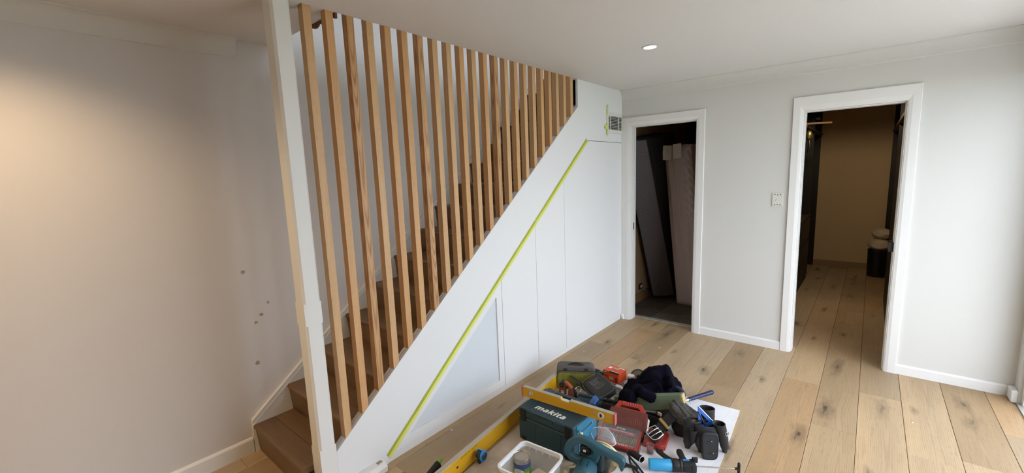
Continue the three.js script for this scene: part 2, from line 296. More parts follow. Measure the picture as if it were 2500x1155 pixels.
obj('door_frame', [span(XR + 0.01, XR + 0.11, 0.0, 2.15, 0.115, 0.165), span(XR + 0.01, XR + 0.11, 0, 2.15, 2.9, 2.95), span(XR + 0.01, XR + 0.11, 2.1, 2.15, 0.115, 2.95), span(XR + 0.03, XR + 0.08, 0.02, 2.1, 1.49, 1.54)], M.trim, win);
obj('sill_track', [span(XR - 0.012, XR + 0.11, -0.01, 0.008, 0.115, 2.95), span(XR + 0.03, XR + 0.04, 0.008, 0.024, 0.16, 2.9), span(XR + 0.07, XR + 0.08, 0.008, 0.024, 0.16, 2.9)], M.alu, win);
for (const [za, zb, x] of [[0.165, 1.53, 0.055], [1.5, 2.9, 0.075]]) obj('glass_pane', span(XR + x - 0.003, XR + x + 0.003, 0.024, 2.1, za, zb), M.glass, win);
// ---- ceiling sheets round the stair opening, the upper floor above them
const ceiling = structGroup('ceiling', 'flat off-white plasterboard ceiling ending at the stair opening');
obj('ceiling_sheet', uvBox(span(0, XR + 0.1, H, H + 0.02, -0.12, ZR)), M.ceiling, ceiling);
obj('ceiling_sheet', uvBox(span(XL, 0, H, H + 0.02, 3.225, ZR)), M.ceiling, ceiling);
obj('opening_soffit', uvBox(span(XL, -0.001, H + 0.004, H + 0.05, 3.06, 3.224)), M.ceiling, ceiling);
const extRough = () => { const r = rng(14), p = [[-0.3, 0.012]]; for (let i = 0; i <= 16; i++) { const x = -0.3 + i * 0.018; p.push([x, -0.012 - 0.012 * r() + 0.008 * Math.sin(i * 1.1)]); } p.push([-0.012, 0.012]); return ext(p, 0.012).translate(0, H + 0.004, 3.046); };
const upper = structGroup('upper_storey', 'upper storey enclosing the top of the stair');
obj('upper_floor', [span(-0.004, XR + 0.12, H + 0.021, 2.743, -0.12, ZR + 0.12), span(XL, 0, H + 0.052, 2.743, 3.07, ZR + 0.12), span(XL, XR + 0.12, 2.6, 2.743, -1.4, -0.12), span(XL, 0, 2.6, 2.743, -0.12, 0.0)], M.ceiling, upper);
obj('rough_edge', extRough(), M.roughTimber, upper);
{
  const s = shape([[1.4, 2.743], [1.4, 5.1], [-ZR - 0.12, 5.1], [-ZR - 0.12, 2.743]], [[[0.6, 3.55], [0.6, 4.85], [-3.2, 4.85], [-3.2, 3.55]]]);
  obj('upper_wall', [ext(s, 0.12).rotateY(Math.PI / 2).translate(XR, 0, 0), span(XL, XR, 2.743, 5.1, -1.52, -1.4), span(XL, XR, 2.743, 5.1, ZR, ZR + 0.12), span(XL - 0.12, XR + 0.12, 5.1, 5.2, -1.52, ZR + 0.12)], M.wall, upper);
}
// ---- cornices
const cove = (() => { const p = [[0, 0]]; for (let k = 0; k <= 8; k++) { const a = k / 8 * Math.PI / 2; p.push([0.006 + 0.05 * (1 - Math.cos(a)) , 0.0 + 0.085 * Math.sin(a) + 0.004]); } p.push([0.06, 0.092], [0.06, 0.097], [0, 0.097]); return p; })();
{
  const back = ext(cove, XR).rotateY(Math.PI / 2); // profile x -> -z
  back.scale(1, 1, -1); const g = fixWinding(back); struct('trim_1', 'coved cornice along the top of the back wall', g.translate(0, H - 0.097, 0), M.wall);
  const left = ext(cove, ZR - 3.255).translate(XL, H - 0.097, 3.255); struct('trim_2', 'coved cornice on the left wall stopping at the stair opening', left, M.wall);
  const right = fixWinding(ext(cove, ZR).scale(-1, 1, 1)).translate(XR - 0.005, H - 0.097, 0); struct('trim_3', 'coved cornice above the glass sliding door', right, M.wall);
}
// ---- skirtings
const skirtP = (h, t) => [[0, 0], [t, 0], [t, h - 0.012], [t - 0.004, h - 0.004], [t * 0.45, h], [0, h]];
const skirtX = (x0, x1, h = 0.075, t = 0.013) => { const g = ext(skirtP(h, t), x1 - x0).rotateY(Math.PI / 2); g.scale(1, 1, -1); return fixWinding(g).translate(x0, 0, 0); };
struct('baseboard_back', 'low white skirting between and beside the doorways', [skirtX(0.812, 1.489), skirtX(2.241, XR - 0.006)], M.trim);
struct('baseboard_left', 'white skirting along the left wall', ext(skirtP(0.095, 0.016), ZR - 3.42).translate(XL, 0, 3.42), M.trim);
struct('baseboard_right', 'short white skirting block beside the glass door', rbox(0.034, 0.085, 0.1, 0.01, XR - 0.02, 0.0425, 0.064), M.trim);

// ================================================================ STAIRS
const stairY = (z) => RISE + (Z0 - z) / GOING * RISE;     // nosing line
{
  const st = thing('staircase', 'brown oak staircase climbing behind the vertical timber battens', 'staircase');
  for (let i = 0; i < N_STEPS; i++) {
    const y = RISE * (i + 1), z = Z0 - GOING * i, s = sub('step', st), last = i === N_STEPS - 1, depth = last ? 0.12 : GOING + 0.012;
    const x0 = XL + 0.001, x1 = i === 0 ? -0.0905 : -0.0475, w = x1 - x0, m = treadMats[i % 4], cut = 0.118;
    // bullnosed front board, back board, raked riser
    const nose = [[-cut, 0], [-cut, -0.03]]; for (let k = 0; k <= 8; k++) { const a = -Math.PI / 2 + k / 8 * Math.PI; nose.push([-0.012 + 0.012 * Math.cos(a), -0.015 + 0.015 * Math.sin(a)]); }
    const mk = (pts, yy, zz, off) => uvAlong(extX(pts, x0, x1), 0, 0.22, 2.2, off, off * 3.1).translate(0, yy, zz);
    obj('nosing_board', mk(nose, y, z, i * 0.13), m, s);
    obj('tread_board', mk([[-cut - 0.003, -0.0008], [-cut - 0.003, -0.03], [-depth - 0.02, -0.03], [-depth - 0.02, -0.0008]], y, z, i * 0.37 + 0.2), treadMats[(i + 1) % 4], s);
    obj('riser', mk([[-0.032, -RISE], [-0.02, -RISE], [-0.008, -0.03], [-0.02, -0.03]], y, z, i * 0.21), treadMats[(i + 2) % 4], s); void w;
  }
  // sloping skirting on the far wall, with a beaded edge
  const zA = Z0 + 0.004, zB = 0.02, a = 0.034;
  obj('wall_string', extX([[zA, 0], [zA, stairY(zA) + a], [zB, stairY(zB) + a], [zB, stairY(zB) - 0.4], [zA - 0.28, 0]], XL, XL + 0.018), M.trim, st);
  obj('string_bead', [extX([[zA, stairY(zA) + a - 0.008], [zA, stairY(zA) + a], [zB, stairY(zB) + a], [zB, stairY(zB) + a - 0.008]], XL + 0.018, XL + 0.0225), extX([[zA, stairY(zA) - 0.004], [zA, stairY(zA) + 0.004], [zB, stairY(zB) + 0.004], [zB, stairY(zB) - 0.004]], XL + 0.018, XL + 0.0215)], M.trim, st);
}
// stair side wall: sloping face above the cupboard doors, full-height end, ledge carrying the battens
const railY = (z) => 0.235 + (3.272 - z) * 0.8044;
{
  const wall = structGroup('wall_stair', 'smooth white sloping stair wall above the cupboard doors');
  const zP = 3.272, zE = 0.866, doorTopZ = 0.715, doorTop = 1.888, lineY = (z) => doorTop - (z - doorTopZ) * (doorTop - 0.036) / (2.985 - doorTopZ);
  obj('wall_face', uvBox(extX([[zP, 0], [zP, railY(zP)], [zE, railY(zE)], [zE, H], [0, H], [0, doorTop], [doorTopZ, doorTop], [2.985, 0.036], [2.985, 0]], -0.02, 0)), M.joinery, wall);
  obj('wall_face', span(-0.02, -0.004, 0, 0.04, 0, 2.985), M.joinery, wall);
  obj('ledge', extX([[zP, railY(zP) - 0.06], [zP, railY(zP) + 0.0], [zE, railY(zE)], [zE, railY(zE) - 0.06]], -0.047, -0.02), M.shaft, wall);
  obj('wall_core', extX([[zP, 0], [zP, railY(zP) - 0.06], [zE, railY(zE) - 0.06], [zE, H], [0, H], [0, 0]], -0.047, -0.022), M.gap, wall);
  obj('wall_end', [span(-0.09, -0.02, railY(zE) - 0.2, H, 0.0, zE), span(-0.09, -0.0, H, 2.743, 0, zE)], M.shaft, wall);
  // cupboard
  const c = thing('understair_cupboard', 'flush white cupboard doors and mesh panel under the stairs', 'cupboard');
  const g = 0.0016, top = (z) => Math.min(doorTop, lineY(z)) - 0.004;
  const door = (za, zb) => { const pts = [[za + g, 0.043], [za + g, top(za + g)]]; if (za < doorTopZ && zb > doorTopZ) pts.push([doorTopZ, top(doorTopZ)]); pts.push([zb - g, top(zb - g)], [zb - g, 0.043]); return pts; };
  for (const [za, zb] of [[0.012, 1.113], [1.113, 1.533], [1.533, 1.958]]) obj('door', extX(door(za, zb), -0.019, 0, 0.0012), M.joinery, c);
  const fr = obj('mesh_door', extX([[1.958 + g, 0.043], [1.958 + g, top(1.958 + g)], [2.972, 0.043]], -0.019, 0.0, 0.001, [[[2.017, 0.1], [2.83, 0.104], [2.019, 0.738]]]), M.joinery, c);
  // perforated sheet: fine ribs, a triangle set back in the frame
  const ribs = [span(-0.0175, -0.0165, 0, 0.001, 0, 0.001)]; ribs.pop();
  ribs.push(extX([[2.015, 0.098], [2.84, 0.1], [2.015, 0.745]], -0.018, -0.0105));
  for (let y = 0.106; y < 0.735; y += 0.0065) { const zEnd = 2.83 - (y - 0.104) * (2.83 - 2.019) / (0.738 - 0.104); if (zEnd - 2.019 > 0.01) ribs.push(span(-0.0105, -0.0097, y, y + 0.0046, 2.018, zEnd)); }
  const ms = obj('mesh_panel', ribs, M.mesh, fr); ms.userData.kind = 'stuff';
  const h = obj('door_top_gap', span(-0.018, -0.003, doorTop - 0.004, doorTop + 0.006, 0.005, doorTopZ), M.gap, c); void h;
  // tape along the slope, in folded lengths
  const tapeRun = (z0, y0, z1, y1, k, label) => {
    const t = thing('masking_tape', label, 'tape', [0, 0, 0], 0), d = V(0, y1 - y0, z1 - z0).normalize(), nrm = V(0, d.z, -d.y), r = rng(k * 9 + 3);
    if (nrm.y < 0) nrm.negate();
    const strip = (w0, w1, x0, x1, n) => {
      const P = [], I = [];
      for (let i = 0; i <= n; i++) { const f = i / n, wob = 0.0016 * (r() - 0.5), c0 = V(x0, y0, z0).lerp(V(x0, y1, z1), f);
        const a = c0.clone().addScaledVector(nrm, w0 + wob), b = c0.clone().addScaledVector(nrm, w1 + wob * 0.6); b.x = x1 + 0.002 * r();
        for (const q of [a, b]) { P.push(q.x, q.y, q.z); P.push(q.x - 0.0006, q.y, q.z); }
        if (i) { const o = 4 * (i - 1), e = 4 * i; I.push(o, o + 2, e + 2, o, e + 2, e, o + 1, e + 3, o + 3, o + 1, e + 1, e + 3, o, e, e + 1, o, e + 1, o + 1, o + 2, o + 3, e + 3, o + 2, e + 3, e + 2); } }
      const gg = new THREE.BufferGeometry(); gg.setAttribute('position', new THREE.Float32BufferAttribute(P, 3)); gg.setIndex(I); gg.computeVertexNormals(); return gg;
    };
    obj('stuck_half', strip(-0.002, 0.017, 0.0012, 0.0012, 14), M.tapeDark, t);
    obj('lifted_half', strip(-0.015, 0.0, 0.009, 0.0016, 14), M.tapeLight, t);
  };
  const L = (z) => [z, lineY(z) + 0.004];
  tapeRun(...L(0.716), ...L(1.52), 1, 'upper length of yellow-green tape on the sloping cupboard joint');
  tapeRun(...L(1.524), ...L(1.944), 2, 'short middle length of yellow-green tape on the sloping joint');
  tapeRun(...L(1.948), ...L(2.982), 3, 'lower length of yellow-green tape above the mesh panel');
}
// end post with stop-chamfered arrises
{
  const p = thing('stair_post', 'tall white square post with stop-chamfered edges at the stair foot', 'post', [-0.045, 0, 3.314]), w = 0.045, d = 0.0415, c = 0.011;
  const sq = [[-w, -d], [w, -d], [w, d], [-w, d]], ch = [[-w + c, -d], [w - c, -d], [w, -d + c], [w, d - c], [w - c, d], [-w + c, d], [-w, d - c], [-w, -d + c]];
  const seg = (pts, y0, y1) => ext(pts.map(([a, b]) => [a, -b]), y1 - y0).rotateX(-Math.PI / 2).translate(0, y0, 0);
  obj('shaft', [seg(sq, 0, 0.28), seg(ch, 0.28, 0.925), seg(sq, 0.925, 1.035), seg(ch, 1.035, 2.4)], M.post, p);
}
// 22 battens
{
  const scr = thing('batten_screen', 'row of vertical oak battens from sloping wall to ceiling', 'balustrade'), r = rng(31);
  const z0 = 3.218, z1 = 0.982;
  for (let i = 0; i < 22; i++) {
    const z = lerp(z0, z1, i / 21), dz = 0.0375, yb = railY(z - dz / 2) - 0.004, yt = i === 0 ? H + 0.021 : H + 0.021;
    // bottom cut follows the slope
    const g = ext([[0, 0], [0.042, 0], [0.042, dz], [0, dz]], yt - yb, 0.0012).rotateX(-Math.PI / 2);
    const pos = g.attributes.position; for (let k = 0; k < pos.count; k++) if (pos.getY(k) < 0.01) pos.setY(k, pos.getY(k) + (-pos.getZ(k) - dz / 2) * 0.804 );
    g.computeVertexNormals();
    const b = obj('batten', uvAlong(g, 1, 0.042, 2.24, 0.0, 0.004, 1), slatMats[[0, 1, 2, 3, 4, 1, 5, 3, 0, 1, 3, 4, 2, 3, 1, 0, 3, 1, 4, 3, 0, 1][i]], scr); b.position.set(-0.0445, yb, z);
  }
}
// ================================================================ FIXTURES
{
  const v = thing('air_vent', 'white louvred air vent high beside the narrow doorway', 'vent', [0, 2.073, 0.17]);
  obj('frame', extX([[-0.16, -0.1], [0.172, -0.1], [0.172, 0.1], [-0.16, 0.1]], 0, 0.008, 0.002, [[[-0.148, -0.068], [0.142, -0.068], [0.142, 0.066], [-0.148, 0.066]]]), M.vent, v);
  obj('dark_back', span(0.0003, 0.001, -0.068, 0.066, -0.148, 0.142), M.black, v);
  for (let i = 0; i < 9; i++) obj('louvre', box(0.006, 0.0035, 0.29, 0.005, -0.058 + i * 0.0145, -0.003).rotateZ(0), M.vent, v);
  for (const z of [-0.075, 0.1]) obj('mullion', span(0.001, 0.0085, -0.068, 0.066, z - 0.004, z + 0.004), M.vent, v);
  const strip = (pts) => extX(pts, 0.0085, 0.0098);
  tag(obj('masking_tape', strip([[0.327, 2.235], [0.339, 2.24], [0.345, 2.2], [0.352, 2.14], [0.335, 2.138], [0.331, 2.19]].map(([z, y]) => [z - 0.005, y])), M.tapeLight), 'torn strip of yellow-green tape above the air vent corner', 'tape');
  tag(obj('masking_tape', strip([[0.342, 2.07], [0.352, 2.07], [0.35, 2.045], [0.386, 2.045], [0.39, 2.012], [0.352, 2.008], [0.35, 1.96], [0.335, 1.94], [0.33, 2.0], [0.325, 2.04], [0.34, 2.05]].map(([z, y]) => [z - 0.005, y])), M.tapeLight), 'cross-shaped yellow-green tape at the air vent lower corner', 'tape');
}
{
  const w = thing('wall_plate', 'square white blank wall plate with six dark holes between doorways', 'wall plate', [1.41, 1.314, 0]);
  obj('plate', ext([[-0.04, -0.056], [0.04, -0.056], [0.04, 0.056], [-0.04, 0.056]], 0.007, 0.0025), M.plate, w);
  for (const [x, y] of [[-0.02, 0.044], [0, 0.04], [0.02, 0.044], [-0.02, -0.044], [0, -0.04], [0.02, -0.044]]) obj('hole', new THREE.CylinderGeometry(0.0042, 0.0042, 0.0012, 14).rotateX(Math.PI / 2).translate(x, y, 0.0072), M.black, w);
  obj('scuff', ext(spline([[-0.016, -0.01], [-0.011, 0.003], [-0.004, 0.006], [-0.005, 0.003], [-0.011, -0.002], [-0.013, -0.011]], 24), 0.0004).translate(0, 0, 0.007), M.filler, w);
}
function downlight(x, z, label, power, angle, color = DOWNLIGHT_WARM, soft = 0.7) {
  const d = thing('ceiling_downlight', label, 'downlight', [x, H, z]);
  obj('trim_ring', lathe([[0.04, -0.001], [0.052, 0.0], [0.052, -0.004], [0.046, -0.007], [0.04, -0.005], [0.04, -0.001]], 40), M.trim, d);
  obj('lamp_face', new THREE.CylinderGeometry(0.04, 0.04, 0.003, 36).translate(0, -0.003, 0), M.glow, d);
  const s = new THREE.SpotLight(color, power, 0, angle, soft, 2); s.position.set(0, -0.012, 0); s.target.position.set(0, -2, 0); s.castShadow = true; s.shadow.radius = 4; d.add(s, s.target);
}
downlight(0.84, 1.345, 'round glowing recessed ceiling downlight above the tools', 0.9, 0.9);
downlight(-0.24, 4.24, 'round recessed ceiling downlight washing the left wall', 5.5, 1.25);
downlight(-0.3, 5.5, 'round recessed ceiling downlight further along the left wall', 5, 1.4);
downlight(0.9, 5.3, 'added unseen warm fill downlight behind the viewpoint, middle of the rear row', 4, 1.4);  // added lamp out of view, gives warm bounce to the left side
downlight(2.1, 5.3, 'added unseen warm fill downlight behind the viewpoint, rightmost of the rear row', 3, 1.4);  // second added lamp out of view for the same warm bounce
downlight(1.8, -1.5, 'added unseen downlight brightening the walk-in robe', 4.6, 1.5, new THREE.Color(1.0, 0.8, 0.56), 0.15);  // added lamp hidden above the door head to lift the dim robe

// ================================================================ ROOM BEHIND THE NARROW DOORWAY
{
  const f2 = structGroup('floor_2', 'grey stone-look tiles of the dark room'), r = rng(8), mats = [0.92, 1, 1.08].map((k) => std({ map: T.tile, color: new THREE.Color(0.86 * k, 0.84 * k, 0.82 * k), roughness: 0.55 }));
  for (let i = 0; i < 4; i++) for (let j = 0; j < 5; j++) {
    const x0 = Math.max(-0.1, 0.245 + 0.45 * (i - 1)), x1 = Math.min(1.15, 0.245 + 0.45 * i), z1 = -0.175 + (j ? -0.44 * j : 0), z0 = -0.175 - 0.44 * (j + 1); if (x1 - x0 < 0.02) continue;
    const w = x1 - x0 - 0.004, d = z1 - z0 - 0.004;
    obj('tile', uvBox(ext([[-w / 2, -d / 2], [w / 2, -d / 2], [w / 2, d / 2], [-w / 2, d / 2]], 0.012, 0.001, [], 1).rotateX(-Math.PI / 2), 1.4).translate(0, -0.011, 0), mats[Math.floor(r() * 3)], f2).position.set((x0 + x1) / 2, 0, (z0 + z1) / 2);
  }
  obj('grout_bed', span(-0.2, 1.2, -0.1, -0.0035, -2.5, -0.1765), M.grout, f2);
  struct('wall_store_left', 'brown left wall of the dark room behind the narrow doorway', span(-0.2, -0.1, 0, 2.4, -2.4, -0.12), M.room1wall);
  struct('wall_store_right', 'right wall of the dark room', span(1.15, 1.25, 0, 2.4, -2.4, -0.12), M.storeDark); struct('wall_store_back', 'back wall of the dark room', span(-0.2, 1.25, 0, 2.4, -2.5, -2.4), M.storeDark);  // charcoal colour stands in for the deep shade of these walls
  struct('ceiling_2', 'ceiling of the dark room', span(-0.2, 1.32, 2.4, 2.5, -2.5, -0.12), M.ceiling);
  struct('baseboard_2', 'brown skirting in the dark room', span(-0.1, -0.086, 0, 0.108, -2.4, -0.13), M.skirtBrown);
  // mattresses, skewed boxes with soft edges
  const slab = (A, e1, e2, e3, rr, wrinkle) => {
    const g = flat(new RoundedBoxGeometry(1, 1, 1, 5, 0.5)), l = [e1.length(), e2.length(), e3.length()], b = new RoundedBoxGeometry(l[0], l[1], l[2], 6, rr); void g;
    const p = b.attributes.position;
    for (let i = 0; i < p.count; i++) { let a = p.getX(i) / l[0] + 0.5, c = p.getY(i) / l[1] + 0.5, d = p.getZ(i) / l[2] + 0.5; const q = A.clone().addScaledVector(e1, a).addScaledVector(e2, c).addScaledVector(e3, 1 - d); p.setXYZ(i, q.x, q.y, q.z); }
    b.computeVertexNormals(); void wrinkle; return b;
  };
  const A = V(-0.013, 0.012, -0.882), e1 = V(0.226, 0.005, -0.18), e2 = V(-0.085, 1.93, 0.72), e3 = V(0.0, 0.1, -0.85);
  const m1 = thing('mattress', 'dark grey patterned mattress leaning left inside the narrow doorway', 'mattress');
  {
    const b = uvBox(slab(A, e1, e2, e3, 0.03)); obj('cover', b, M.mattressSide, m1);
    // patterned border on the narrow side, slightly proud, with piping
    const n = e1.clone().cross(e2).normalize().multiplyScalar(0.004); if (n.z < 0) n.negate();
    const q = new THREE.PlaneGeometry(1, 1, 14, 60), p = q.attributes.position, uv = q.attributes.uv;
    for (let i = 0; i < p.count; i++) { const a = (p.getX(i) + 0.5) * 0.9 + 0.05, c = (p.getY(i) + 0.5) * 0.975 + 0.012, bow = 0.018 * Math.sin(a * Math.PI) + 0.002; const w = A.clone().addScaledVector(e1, a).addScaledVector(e2, c).addScaledVector(n, bow / 0.004); p.setXYZ(i, w.x, w.y, w.z); uv.setXY(i, a * 0.29 * 1.0, c * 2.06 * 1.0); }
    q.computeVertexNormals(); obj('border_panel', q, M.quilt, m1);
    for (const a of [0.05, 0.95]) obj('piping', tube([0, 0.25, 0.5, 0.75, 1].map((c) => A.clone().addScaledVector(e1, a).addScaledVector(e2, 0.012 + c * 0.975).addScaledVector(n, 1.6)), 0.004, 30, 6), M.charcoal, m1);
  }
  const m2 = thing('mattress', 'mauve covered mattress standing upright right of the patterned one', 'mattress');
  {
    const B0 = V(0.311, 0.004, -0.83), f1 = V(0.305, 0, 0.012), f2v = V(-0.183, 1.865, 0), f3 = V(0.05, 0, -0.9), b = new RoundedBoxGeometry(0.305, 1.874, 0.9, 8, 0.04);
    const tess = new THREE.BoxGeometry(1, 1, 1, 40, 90, 3), p = tess.attributes.position;
    for (let i = 0; i < p.count; i++) {
      let a = p.getX(i) + 0.5, c = p.getY(i) + 0.5, d = p.getZ(i) + 0.5; const ea = Math.min(a, 1 - a), ec = Math.min(c, 1 - c);
      let out = 0; if (d > 0.99) { out = 0.03 * Math.sqrt(clamp(ea / 0.16, 0, 1)) * Math.sqrt(clamp(ec / 0.025, 0, 1)); const wz = smooth(a, 0.55, 0.95) * smooth(c, 0.25, 0.6); out += (0.011 * wz) * Math.sin(c * 120 + a * 22 + 4 * fbm(a * 4, c * 14, 3, 3)) + 0.006 * smooth(c, 0, 0.5) * Math.sin(a * 26 + 3 * c + 3 * fbm(a * 3, c * 6, 9, 2)); }
      const q = B0.clone().addScaledVector(f1, a).addScaledVector(f2v, c).addScaledVector(f3, 1 - d); q.z += out; p.setXYZ(i, q.x, q.y, q.z);
    }
    tess.computeVertexNormals(); obj('cover', tess, M.mauve, m2); b.dispose();
  }
  const cardLabel = ['white card hanging left on the mauve mattress top', 'white card hanging right on the mauve mattress top'];
  [[0.137, 1.7, 0.1, -0.05], [0.257, 1.713, 0.092, 0.06]].forEach(([x, y, w, t], i) => {
    const g = new THREE.BoxGeometry(w, 0.165, 0.0012, 8, 10, 1), p = g.attributes.position; for (let k = 0; k < p.count; k++) p.setZ(k, p.getZ(k) + 0.012 * Math.pow(p.getX(k) / w * 2, 2) * (i ? 1 : 1) - 0.004);
    g.computeVertexNormals(); const c = obj('card', g, M.card); c.position.set(x + w / 2, y + 0.085, -0.772); c.rotation.z = t; tag(c, cardLabel[i], 'card');
  });
  const so = thing('wall_socket', 'small dark wall socket low on the wall beside the leaning mattress', 'socket', [-0.1, 0.18, -0.71]);
  obj('plate', ext([[-0.05, -0.035], [0.05, -0.035], [0.05, 0.035], [-0.05, 0.035]], 0.01, 0.003).rotateY(Math.PI / 2), M.charcoal, so); obj('face', rbox(0.004, 0.034, 0.05, 0.0015, 0.011, 0.0, -0.012), M.plate, so);
  const tp = thing('water_valve', 'small chrome pipe valve low on the wall beside the leaning mattress', 'valve', [-0.1, 0.105, -0.845]);
  obj('stub', rod(V(0, 0, 0), V(0.06, 0, 0), 0.012), M.steel, tp); obj('body', rod(V(0.045, 0, -0.03), V(0.045, 0, 0.035), 0.015), M.chrome, tp); obj('handle', rbox(0.012, 0.02, 0.05, 0.004, 0.07, 0.005, 0.0), M.charcoal, tp);
}
// ================================================================ WALK-IN ROBE
{
  struct('wall_3', 'beige walls of the walk-in robe', [span(0.8, 2.75, 0, 2.4, -4.15, -4.03), span(1.26, 1.36, 0, 2.4, -0.5, -0.12), span(0.8, 0.9, 0, 2.4, -4.03, -0.5), span(0.9, 1.3, 0, 2.4, -0.55, -0.45), span(2.64, 2.75, 0, 2.4, -4.03, -0.12)], M.wallFar);
  struct('ceiling_3', 'ceiling of the walk-in robe', span(0.8, 2.8, 2.4, 2.5, -4.15, -0.12), M.wallFar);
  struct('baseboard_3', 'skirting along the robe back wall', span(0.9, 2.64, 0, 0.085, -4.03, -4.014), M.robeSkirt);
  const w = thing('wardrobe_unit', 'dark open wardrobe with drawers on the left of the robe', 'wardrobe', [0.9, 0, 0]);
  const P = (...a) => span(...a);
  for (const z of [-0.62, -2.1, -3.03, -3.99]) obj('upright_panel', P(0, 0.47, 0, 2.36, z - 0.018, z + 0.018), M.darkCabinet, w);
  obj('back_panel', P(0, 0.012, 0, 2.36, -4.0, -0.6), M.darkCabinet, w);
  obj('shelf', P(0.012, 0.49, 2.025, 2.05, -4.0, -0.6), M.darkCabinetEdge, w); obj('top_panel', P(0, 0.47, 2.36, 2.39, -4.0, -0.6), M.darkCabinet, w);
  obj('drawer_top', P(0.012, 0.48, 0.875, 0.9, -3.03, -0.62), M.darkCabinetEdge, w);
  for (const [za, zb] of [[-3.02, -2.11], [-2.09, -0.64]]) for (const [ya, yb] of [[0.05, 0.296], [0.306, 0.56], [0.57, 0.868]]) { const d = obj('drawer', rbox(0.46, yb - ya, zb - za, 0.004, 0.252, (ya + yb) / 2, (za + zb) / 2, 1), M.darkCabinet, w); void d; }
  obj('kick_board', P(0.02, 0.45, 0, 0.05, -3.03, -0.62), M.darkCabinet, w);
  obj('hanging_rail', rod(V(0.26, 1.9, -3.99), V(0.26, 1.9, -3.05), 0.014), M.darkSteel, w);
  const r = thing('wardrobe_unit', 'dark wardrobe side with a shelf on the right of the robe', 'wardrobe', [2.2, 0, 0]);
  for (const z of [-0.7, -2.2, -3.97]) obj('upright_panel', P(0, 0.43, 0, 2.36, z - 0.018, z + 0.018), M.darkCabinet, r);
  obj('back_panel', P(0.42, 0.435, 0, 2.36, -3.98, -0.7), M.darkCabinet, r); obj('shelf', P(-0.01, 0.43, 2.0, 2.03, -3.98, -0.7), M.darkCabinetEdge, r); obj('top_panel', P(0, 0.43, 2.36, 2.39, -3.98, -0.7), M.darkCabinet, r);
  obj('front_panel', P(0, 0.016, 0.0, 1.66, -2.2, -0.72), M.darkCabinet, r);
  tag(obj('leaning_board', span(2.27, 2.285, 0.02, 1.72, -3.93, -3.1), M.bag), 'tall pale board standing in the right wardrobe', 'board');
  const st = thing('timber_offcut', 'brown timber stick jutting out from the left wardrobe shelf', 'timber', [1.44, 2.066, -2.02]);
  const g = box(0.36, 0.02, 0.055); g.applyMatrix4(new THREE.Matrix4().makeRotationY(0.45)); obj('stick', g, M.robeTimber, st);
  const jar = thing('jar', 'tall dark jar with a pale lid on the left wardrobe shelf', 'jar', [1.325, 2.051, -3.68]);
  obj('body', lathe([[0, 0], [0.05, 0], [0.052, 0.01], [0.052, 0.14], [0.04, 0.165], [0.036, 0.18]], 24), M.charcoal, jar); obj('lid', lathe([[0.0, 0.18], [0.045, 0.18], [0.046, 0.215], [0.04, 0.22], [0, 0.22]], 24), M.plate, jar);
  const gl = thing('brass_ornament', 'shiny gold crumpled item hanging in the left wardrobe', 'ornament', [1.41, 1.93, -1.98]);
  obj('body', new THREE.IcosahedronGeometry(0.045, 2).scale(0.8, 1.3, 1), M.brass, gl); obj('stem', tube([[0, -0.05, 0], [0.01, -0.12, 0.01], [0, -0.2, 0.0]], 0.012, 16, 8), M.darkSteel, gl);
  // bundled bags on a dark bin
  const bin = thing('laundry_bin', 'dark round bin under the plastic-wrapped bundles', 'bin', [2.135, 0, -3.55]);
  obj('body', lathe([[0, 0], [0.085, 0], [0.1, 0.02], [0.108, 0.36], [0.112, 0.38], [0.1, 0.38], [0.095, 0.03], [0, 0.02]], 28), M.black, bin);
  const lump = (s, sx, sy, sz) => { const q = new THREE.IcosahedronGeometry(1, 10), p = q.attributes.position; for (let i = 0; i < p.count; i++) { const v = V(p.getX(i), p.getY(i), p.getZ(i)), k = 1 + 0.16 * (fbm(v.x * 2 + 5, v.y * 2 + v.z * 2, s, 4) - 0.5) * 2; p.setXYZ(i, v.x * k * sx, v.y * k * sy, v.z * k * sz); } const m = mergeVertices(q.deleteAttribute('uv').deleteAttribute('normal')); m.computeVertexNormals(); return m; };
  tag(obj('wrapped_bundle', lump(4, 0.12, 0.09, 0.14).translate(2.145, 0.452, -3.56), M.bag), 'lower pale plastic-wrapped bundle on the bin', 'bundle');
  tag(obj('wrapped_bundle', lump(9, 0.11, 0.08, 0.12).translate(2.165, 0.6, -3.58), M.bag), 'upper pale plastic-wrapped bundle on the bin', 'bundle');
}
// ================================================================ GARDEN OUTSIDE THE GLASS
struct('ground', 'paving and lawn outside the glass door', [span(XR + 0.12, XR + 3.2, -0.2, -0.06, -3, 8)], M.paving);
struct('lawn', 'green lawn beyond the paving', [span(XR + 3.2, XR + 16, -0.25, -0.1, -12, 16)], M.outdoor);

// ================================================================ TOOLS ON THE FLOOR
const SY = 0.004;                                             // top of the drop sheet
{
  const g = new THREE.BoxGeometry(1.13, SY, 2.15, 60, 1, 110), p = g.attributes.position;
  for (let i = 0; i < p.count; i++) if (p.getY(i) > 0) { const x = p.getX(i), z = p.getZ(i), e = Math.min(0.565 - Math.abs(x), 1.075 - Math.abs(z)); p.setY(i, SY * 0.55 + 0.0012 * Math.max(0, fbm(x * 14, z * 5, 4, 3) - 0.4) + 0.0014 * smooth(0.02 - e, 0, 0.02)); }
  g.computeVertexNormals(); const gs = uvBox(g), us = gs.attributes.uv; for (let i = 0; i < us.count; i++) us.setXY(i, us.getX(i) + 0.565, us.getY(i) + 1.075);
  const s = tag(obj('drop_sheet', gs, M.sheet), 'big white creased sheet laid on the floor under the tools', 'drop sheet'); s.position.set(0.945, 0.0022, 2.362); s.rotation.y = 0.066;
}
